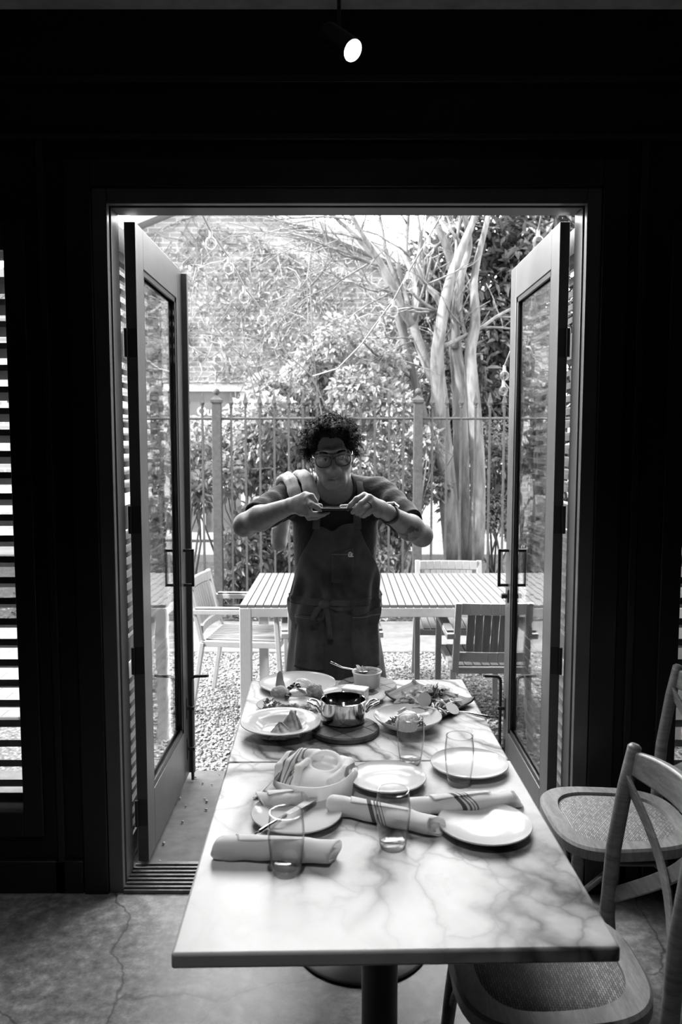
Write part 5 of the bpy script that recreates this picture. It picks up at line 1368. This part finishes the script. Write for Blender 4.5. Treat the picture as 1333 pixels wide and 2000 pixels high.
# curly hair: scalp volume plus many curled locks
hd = SDF((HC.x - .14, HC.y - .13, HC.z - .08), (HC.x + .14, HC.y + .17, HC.z + .18), .004)
for c_, r_, k_ in (((0, .028, .050), (.084, .100, .074), .01), ((-.06, .03, .035), (.042, .07, .055), .02), ((.06, .03, .035), (.042, .07, .055), .02), ((.01, -.02, .092), (.066, .055, .032), .02), ((0, .09, .01), (.07, .045, .08), .02)):
    hd.op(he(c_, r_), k_)
hd.op(he((-.026, -.115, .012), (.046, .085, .080)), .008, 'sub'); hd.op(he((.018, -.115, .008), (.046, .085, .078)), .008, 'sub')
hair = None
V, F = hd.mesh(); rgn = np.random.default_rng(5)
V = V + rgn.normal(0, .0012, V.shape)
g = G(); g.add(V.tolist(), F.tolist())
Hinv = HM.transposed()
for i in range(520):
    # root on the scalp volume, above the ears and hairline
    v = Vector(V[rgn.integers(len(V))]); l = Hinv @ (v - HC)
    if l.z < -.03 or (l.y < -.045 and l.z < .088 and abs(l.x + .006) < .066): continue
    nrm = Vector((l.x*1.3, (l.y - .028)*.9, (l.z - .03))).normalized()
    up = max(0, nrm.z); d = HM @ (nrm + Vector((rgn.normal(0, .35), rgn.normal(0, .35), rgn.normal(0, .3))))
    d.normalize(); a = d.orthogonal().normalized(); b = d.cross(a); R0 = rgn.uniform(.008, .017); turns = rgn.uniform(.5, 1.25); L = rgn.uniform(.012, .034); ph = rgn.uniform(0, 6.28)
    m = 12
    for sub_ in range(4):
      pts = []; ph2 = ph + rgn.normal(0, .22); R1 = R0*rgn.uniform(.8, 1.2); v2 = v + Vector(rgn.normal(0, .0022, 3)); L2 = L*rgn.uniform(.8, 1.25)
      for j in range(m + 1):
        t = j/m; an = ph2 + 2*PI*turns*t; rr = R1*(.35 + .65*t)
        pts.append(v2 + d*(L2*t) + (a*(math.cos(an) - math.cos(ph2)) + b*(math.sin(an) - math.sin(ph2)))*rr*.8 + HM @ Vector((0, 0, -.010*t*t)))
      g.tube(pts, [.0011 - .0006*(j/m) for j in range(m + 1)], 4)
g.build('hair', M['hair'], man, world=True, smooth=180)

# glasses
gl = G(); ctr = {}
def lens_pts(sx, n=28):
    out = []
    for i in range(n):
        a = 2*PI*i/n; ca, sa = math.cos(a), math.sin(a); ex = 2/3.0
        x = .0275*math.copysign(abs(ca)**ex, ca); z = .0215*math.copysign(abs(sa)**ex, sa)
        if sa < 0: x *= .88 + .12*(1 + sa)
        out.append((sx*.0355 + x, -.1065 + .010*((sx*.0355 + x)/.06)**2, -.007 + z))
    return out
for sx in (-1, 1): gl.tube([hp(*p) for p in lens_pts(sx)], .0019, 8, closed=True)
gl.tube([hp(-.012, -.107, .010), hp(0, -.109, .0125), hp(.012, -.107, .010)], .002, 8); gl.tube([hp(-.010, -.107, -.002), hp(0, -.110, .002), hp(.010, -.107, -.002)], .0017, 8)
fr = gl.build('glasses_frame', plain('dark_spectacle_frame', .015, .25, spec=.6), man, world=True, smooth=180)
for sx in (-1, 1):
    G().tube([hp(sx*.0625, -.097, .006), hp(sx*.071, -.085, .007), hp(sx*.077, .0, .010), hp(sx*.079, .018, .004), hp(sx*.078, .030, -.018)], .0018, 8).build('temple_arm', plain('pale_metal_temple', .6, .25, 1.0), man, world=True, smooth=180)
    P = lens_pts(sx); G().add([hp(*p) for p in P], [tuple(range(len(P)))]).build('lens', M['spec_lens'] if 'spec_lens' in M else M.setdefault('spec_lens', thin_glass('spectacle_lens', .88, 1.5)), man, world=True)

# ---- clothes
def wr(P, A, B, f, amp, sk):      # wrinkles running round a sleeve
    ax = np.array(B - A, np.float32); L = np.linalg.norm(ax); t = ((P - np.array(A, np.float32)) @ ax) / (L*L)
    return amp * np.sin(f*t + 9*P[..., 0]*sk + 7*np.sin(14*P[..., 2]))
def shirt_prims(inf):
    return [(ellp((-.022, 3.07, 1.255), (.155 + inf, .105 + inf, .19 + inf)), .03), (cap((-.15, 3.06, 1.375), (.105, 3.06, 1.38), .062 + inf), .04),
            (ellp((-.022, 3.07, 1.06), (.150 + inf, .106 + inf, .20 + inf)), .06), (ellp((-.022, 3.08, .95), (.158 + inf, .112 + inf, .12)), .05),
            (cap((-.022, 3.075, 1.43), SHL + Vector((.05, .01, .012)), .046 + inf, .042 + inf), .04), (cap((-.022, 3.075, 1.43), SHR + Vector((-.05, .01, .012)), .046 + inf, .042 + inf), .04)]
sh = SDF((-.40, 2.76, .84), (.34, 3.24, 1.52), .004)
for p, k_ in shirt_prims(.010): sh.op(p, k_)
for A, B in ((SHL, ELL), (SHR, ELR)):
    E_ = A.lerp(B, .74); lo, hi, fn = cap(A, E_, .068, .058)
    sh.op((lo, hi, (lambda P, fn=fn, A=A, E_=E_: fn(P) + wr(P, A, E_, 26, .0028, 1))), .03)
    dn = np.array((B - A).normalized(), np.float32); e0 = np.array(E_, np.float32)
    lo2, hi2 = np.array(E_) - .12, np.array(E_) + .12
    sh.op((lo2, hi2, (lambda P, dn=dn, e0=e0: np.maximum(-((P - e0) @ dn), np.linalg.norm(P - e0 - dn*.08, axis=-1) - .125))), .004, 'sub', .0)
    sh.op(cap(A.lerp(B, .6), B, .047, .042), .003, 'sub', .02)
nk = hp(0, -.03, -.13); sh.op(cap((-.022, 3.01, 1.425), (-.03, 2.97, 1.50), .068, .085), .006, 'sub', .03)
k = N('dark_cotton_jersey'); c = k.co(); k.pbsdf(.017, .9, 0, k.bump(k.noise(c, 22, 4, .6), .5, .012), .1, Sheen_Weight=.25); M['shirt'] = k.m
nets_obj('shirt', sh, M['shirt'], man, 1); del sh
tr_ = SDF((-.26, 2.88, .05), (.22, 3.28, 1.02), .006)
tr_.op(ellp((-.022, 3.08, .91), (.152, .104, .12)), .04)
for sx in (-1, 1):
    tr_.op(cap((-.022 + sx*.085, 3.08, .88), (-.022 + sx*.10, 3.06, .49), .084, .068), .03); tr_.op(cap((-.022 + sx*.10, 3.06, .49), (-.022 + sx*.105, 3.10, .10), .070, .056), .03)
nets_obj('trousers', tr_, plain('dark_trouser_cloth', .02, .85, bump=.2, bscale=300), man, 1); del tr_
for sx in (-1, 1):
    sdf = SDF((-.022 + sx*.11 - .07, 2.88, -.004), (-.022 + sx*.11 + .07, 3.20, .14), .005)
    sdf.op(cap((-.022 + sx*.105, 3.12, .052), (-.022 + sx*.122, 2.95, .042), .047, .042), .02); sdf.op(cap((-.022 + sx*.105, 3.11, .06), (-.022 + sx*.105, 3.11, .11), .045), .02)
    sdf.op(((-1, 2, -.5), (1, 4, .002), lambda P: P[..., 2] - .002), .002, 'sub')
    nets_obj('shoe', sdf, plain('black_shoe_leather', .015, .4), man)

# ---- apron: wrapped sheet found by marching towards the body axis
AX = np.array((-.022, 3.07)); tors = shirt_prims(.013)
def torso_sdf(P):
    d = None
    for (lo, hi, fn), k_ in tors:
        b = fn(P); d = b if d is None else np.minimum(d, b) - (np.maximum(k_ - np.abs(d - b), 0)/k_)**2*k_*.25
    return d
def surf_r(phi, z):
    """outermost radius of the clothed torso in direction phi (0 = towards the viewer)"""
    phi = np.asarray(phi, np.float32); z = np.asarray(z, np.float32); zz = np.clip(z, .90, 1.36); lo = np.zeros_like(phi) + .02; hi = np.zeros_like(phi) + .36
    for _ in range(22):
        mid = (lo + hi)/2; P = np.stack([AX[0] + np.sin(phi)*mid, AX[1] - np.cos(phi)*mid, zz], -1); ins = torso_sdf(P) < 0
        lo = np.where(ins, mid, lo); hi = np.where(ins, hi, mid)
    return hi
def sheet(name, mat, phi_fn, z0, z1, nu, nv, off, wrinkle=None, thick=.0025, flare=True):
    u = np.linspace(-1, 1, nu); v = np.linspace(0, 1, nv); Uu, Vv = np.meshgrid(u, v)
    if callable(z1): Z = z0 + (z1(Uu) - z0)*Vv
    else: Z = z0 + (z1 - z0)*Vv
    PHI = phi_fn(Uu, Z); r = surf_r(PHI, Z) + off
    if flare:
        lowr = np.clip((.93 - Z)/.35, 0, 1); r = r + lowr*(.035 + .010*np.sin(PHI*8 + 1.3)*np.clip(lowr*2, 0, 1)) 
    if wrinkle is not None: r = r + wrinkle(PHI, Z)
    X = AX[0] + np.sin(PHI)*r; Y = AX[1] - np.cos(PHI)*r
    Vt = np.stack([X, Y, Z], -1).reshape(-1, 3)
    F = [(j*nu + i, j*nu + i + 1, (j+1)*nu + i + 1, (j+1)*nu + i) for j in range(nv - 1) for i in range(nu - 1)]
    return mesh_obj(name, Vt, F, mat, man, smooth=180, world=True, solid=thick)
def folds(PHI, Z):
    w = .005*np.sin(6*PHI + 16*Z) * np.exp(-((Z - 1.10)/.12)**2) + .0065*np.sin(24*Z + 9*np.sin(2.2*PHI)) * np.exp(-((Z - 1.03)/.07)**2)
    w += .005*np.sin(11*PHI - 7*Z) * (Z < 1.0) + .0022*np.sin(30*Z - 14*PHI)*np.exp(-((Z - 1.22)/.07)**2)*np.sin(3*PHI + .5)
    return w
def ap_phi(U, Z):
    # narrow bib above, wrapping to the sides below the arms
    t = np.clip((1.32 - Z)/.20, 0, 1); half = .60 + (1.28 - .60)*t**1.6; half = np.where(Z < .97, 1.62, half + np.clip((1.12 - Z)/.15, 0, 1)*.34); return U*half + .05
k = N('washed_denim_apron'); c = k.co(); wv = k.n('ShaderNodeTexWave'); k.l(k.co((1, 1, 1), (0, R(35), 0)), wv.inputs['Vector']); wv.inputs['Scale'].default_value = 260
cl = k.noise(c, 9, 5, .65)
k.pbsdf(k.ramp(cl, [(.3, .038), (.7, .085)]), .85, 0, k.bump(k.math('ADD', k.math('MULTIPLY', wv.outputs[1], .25), cl), .35, .004), .15, Sheen_Weight=.2); M['denim'] = k.m
k = N('pocket_denim'); c = k.co(); cl = k.noise(c, 14, 5, .65); k.pbsdf(k.ramp(cl, [(.3, .042), (.7, .092)]), .85, 0, k.bump(cl, .3, .004), .15); M['denim2'] = k.m
M['stitch'] = plain('pale_seam_stitching', .15, .9)
apron = sheet('apron', M['denim'], ap_phi, .44, lambda U: 1.292 - .020*np.exp(-((U + .2)/.3)**2) + .008*U, 90, 150, .009, folds)
def pocket(name, phi0, phi1, z0, z1, skew=0.0, off=.0145):
    o = sheet(name, M['denim2'], lambda U, Z: phi0 + (phi1 - phi0)*(U + 1)/2, z0, (lambda U: z1 + skew*U), 26, 26, off, folds, .002)
    sheet('pocket_seam', M['stitch'], lambda U, Z: phi0 + (phi1 - phi0)*(U + 1)/2, z1 - .010 , (lambda U: z1 - .008 + skew*U*0), 26, 3, off + .0022, folds, .0006) if False else None
    return o
pocket('chest_pocket', -.12, .50, 1.075, 1.195, .012)
pocket('hip_pocket', -1.15, -.30, .74, .945, .0)
pocket('hip_pocket', .48, 1.30, .74, .955, .018)
# seams
def seam(phi0, phi1, z, skew, off): return sheet('seam', M['stitch'], lambda U, Z: phi0 + (phi1 - phi0)*(U + 1)/2, z, (lambda U: z + .0035 + 0*U), 30, 2, off, lambda p, q: folds(p, q), .0008)
for a in ((-.12, .50, 1.182, 0, .0168), (-1.15, -.30, .934, 0, .0168), (.48, 1.30, .94, 0, .0168)): seam(*a)
# waist tie with a knot
sheet('waist_tie', M['denim2'], lambda U, Z: U*1.5, .985, 1.015, 80, 6, .0105, lambda p, z: folds(p, z) + .002*np.sin(p*9), .003)
kn_ = Vector((-.06, 2.935, .995))
g = G(); g.ell(kn_, (.024, .014, .018), (0, 0, 0), 14, 10)
g.tube([kn_, kn_ + Vector((-.03, -.012, -.02)), kn_ + Vector((-.045, -.010, -.055)), kn_ + Vector((-.03, -.008, -.075)), kn_ + Vector((-.004, -.006, -.05)), kn_], [.008, .012, .013, .012, .011, .008], 8, sx=.3)
g.tube([kn_, kn_ + Vector((.035, -.01, .006)), kn_ + Vector((.09, -.006, .004)), kn_ + Vector((.10, -.004, -.012)), kn_ + Vector((.05, -.006, -.016)), kn_], [.008, .012, .012, .011, .010, .008], 8, sx=.3)
g.tube([kn_, kn_ + Vector((.012, -.012, -.05)), kn_ + Vector((.02, -.014, -.13))], [.010, .012, .012], 8, sx=.25)
g.build('tie_knot', M['denim2'], man, world=True, smooth=180)
# neck straps
for sx in (-1, 1):
    pts = []
    for ph_, z_ in ((.60, 1.275), (.60, 1.31), (.60, 1.35)):
        ph_ = ph_*sx + .05; r_ = float(surf_r(np.array([ph_]), np.array([z_]))[0]) + .010; pts.append(Vector((AX[0] + math.sin(ph_)*r_, AX[1] - math.cos(ph_)*r_, z_)))
    pts += [Vector((AX[0] + sx*.098, 2.985, 1.408)), Vector((AX[0] + sx*.092, 3.015, 1.447)), Vector((AX[0] + sx*.078, 3.06, 1.468)), Vector((AX[0] + sx*.055, 3.115, 1.462))]
    G().tube(pts, .015, 10, sx=.2, up=(1, .2*sx, 0)).build('neck_strap', M['denim2'], man, world=True, smooth=180)
# small tag on the chest pocket
ph_, zt_ = .40, 1.183; rr_ = float(surf_r(np.array([ph_]), np.array([zt_]))[0]) + .019
tg = Vector((AX[0] + math.sin(ph_)*rr_, AX[1] - math.cos(ph_)*rr_, zt_))
tag_o = G().obox((0, 0, 0), (.016, .002, .018)).build('label_tag', M['black_metal'], man, loc=tg - man.location, rot=(0, 0, ph_))
lo_ = lettering('&', 0, 0, .018, tag_o, M['white_letters']); lo_.location = (-.006, -.002, -.006); lo_.rotation_euler = (R(90), 0, 0); lo_.scale = (1, 1, .1)
# watch and ring
ax_ = (WRR - ELR).normalized(); wc = WRR - ax_*.012; a_ = ax_.orthogonal().normalized(); b_ = ax_.cross(a_)
g = G(); ring = [wc + (a_*math.cos(q) + b_*math.sin(q))*.031 for q in [2*PI*i/28 for i in range(28)]]
g.tube(ring, .010, 8, closed=True, sx=.22, up=ax_)
wt = g.build('watch_strap', plain('black_rubber_strap', .012, .5), man, world=True, smooth=180)
up_ = (Vector((.0, .2, 1)) - ax_*ax_.z).normalized(); sd_ = ax_.cross(up_)
g = G(); cpos = wc + up_*.036; m4 = [cpos + ax_*x*.019 + sd_*y*.018 + up_*z*.005 for z in (-1, 1) for x, y in ((-1,-1),(1,-1),(1,1),(-1,1))]
g.add(m4, [(3,2,1,0),(4,5,6,7),(0,1,5,4),(1,2,6,5),(2,3,7,6),(3,0,4,7)]); g.build('watch_case', M['chrome'], man, world=True, bevel=.003)
f2 = fingR[2]; rc = f2[0].lerp(f2[1], .45); ra = (f2[1] - f2[0]).normalized(); a_ = ra.orthogonal().normalized(); b_ = ra.cross(a_)
G().tube([rc + (a_*math.cos(q) + b_*math.sin(q))*.0112 for q in [2*PI*i/20 for i in range(20)]], .0016, 8, closed=True).build('ring', M['black_metal'], man, world=True, smooth=180)

# phone in the hands, lying level
ph = thing('mobile_phone', 'slim dark phone held level in both hands', 'phone', PH)
pq = math.atan2(0.0, 1)
G().box(-.071, .071, -.036, .036, -.004, .004).build('phone_body', M['black_gloss'], ph, bevel=.003, seg=3)
G().box(-.067, .067, -.033, .033, .0038, .0043).build('screen', plain('dark_phone_screen', .02, .08), ph)
for i, (x, y) in enumerate(((-.058, -.024), (-.044, -.024))):
    G().lathe([(0, -.0055), (.005, -.0055), (.0055, -.004), (0, -.004)], 18, (x, y, 0)).build('camera_lens', M['olive'], ph, smooth=40)

# towel over the shoulder
tw = thing('folded_towel', 'pale terry towel folded over the shoulder of the person', 'towel', (-.15, 3.05, 1.45))
ts = SDF((-.34, 2.88, 1.10), (-.03, 3.26, 1.56), .004)
def soft_fold(pts, rad, k=.016):
    pts = [Vector(q) for q in pts]; Q = []
    for i in range(len(pts) - 1):
        a, b, c_, d_ = pts[max(i-1, 0)], pts[i], pts[i+1], pts[min(i+2, len(pts)-1)]
        for t in (0, .25, .5, .75): Q.append(.5*((2*b) + (c_ - a)*t + (2*a - 5*b + 4*c_ - d_)*t*t + (3*b - a - 3*c_ + d_)*t**3))
    Q.append(pts[-1]); n = len(Q)
    for i in range(n - 1):
        r0 = rad*(1 + .10*math.sin(1.7*i)); r1 = rad*(1 + .10*math.sin(1.7*(i + 1))); ts.op(cap(Q[i], Q[i+1], r0, r1), k)
for dx, dy, dz, rad in ((.0, 0, 0, .019), (-.024, .004, -.001, .017), (-.046, .010, -.004, .018), (-.068, .018, -.012, .015))[:0] + ((.0, 0, 0, .0165), (-.022, .003, .0, .0145), (-.060, .012, -.006, .014), (-.080, .020, -.014, .0125)):
    soft_fold([(-.096 + dx, 2.925 + dy, 1.392 + dz*2 + abs(dx)*.25), (-.104 + dx, 2.930 + dy, 1.425 + dz), (-.118 + dx, 2.962 + dy, 1.462 + dz), (-.142 + dx, 3.03 + dy, 1.478 + dz), (-.165 + dx, 3.11 + dy, 1.455 + dz), (-.18 + dx*.8, 3.165 + dy, 1.39)], rad, .004)
soft_fold([(-.19, 3.165, 1.40), (-.225, 3.19, 1.33), (-.245, 3.19, 1.25), (-.250, 3.185, 1.19)], .026, .02)
V, F = ts.mesh()
k = N('terry_cloth'); c = k.co(); n1 = k.noise(c, 420, 2); k.pbsdf(k.ramp(k.noise(c, 30, 3), [(.3, .50), (.7, .62)]), .95, 0, k.bump(n1, .9, .004), .1, Sheen_Weight=.3)
o = nets_obj('towel', ts, k.m, tw, 2)
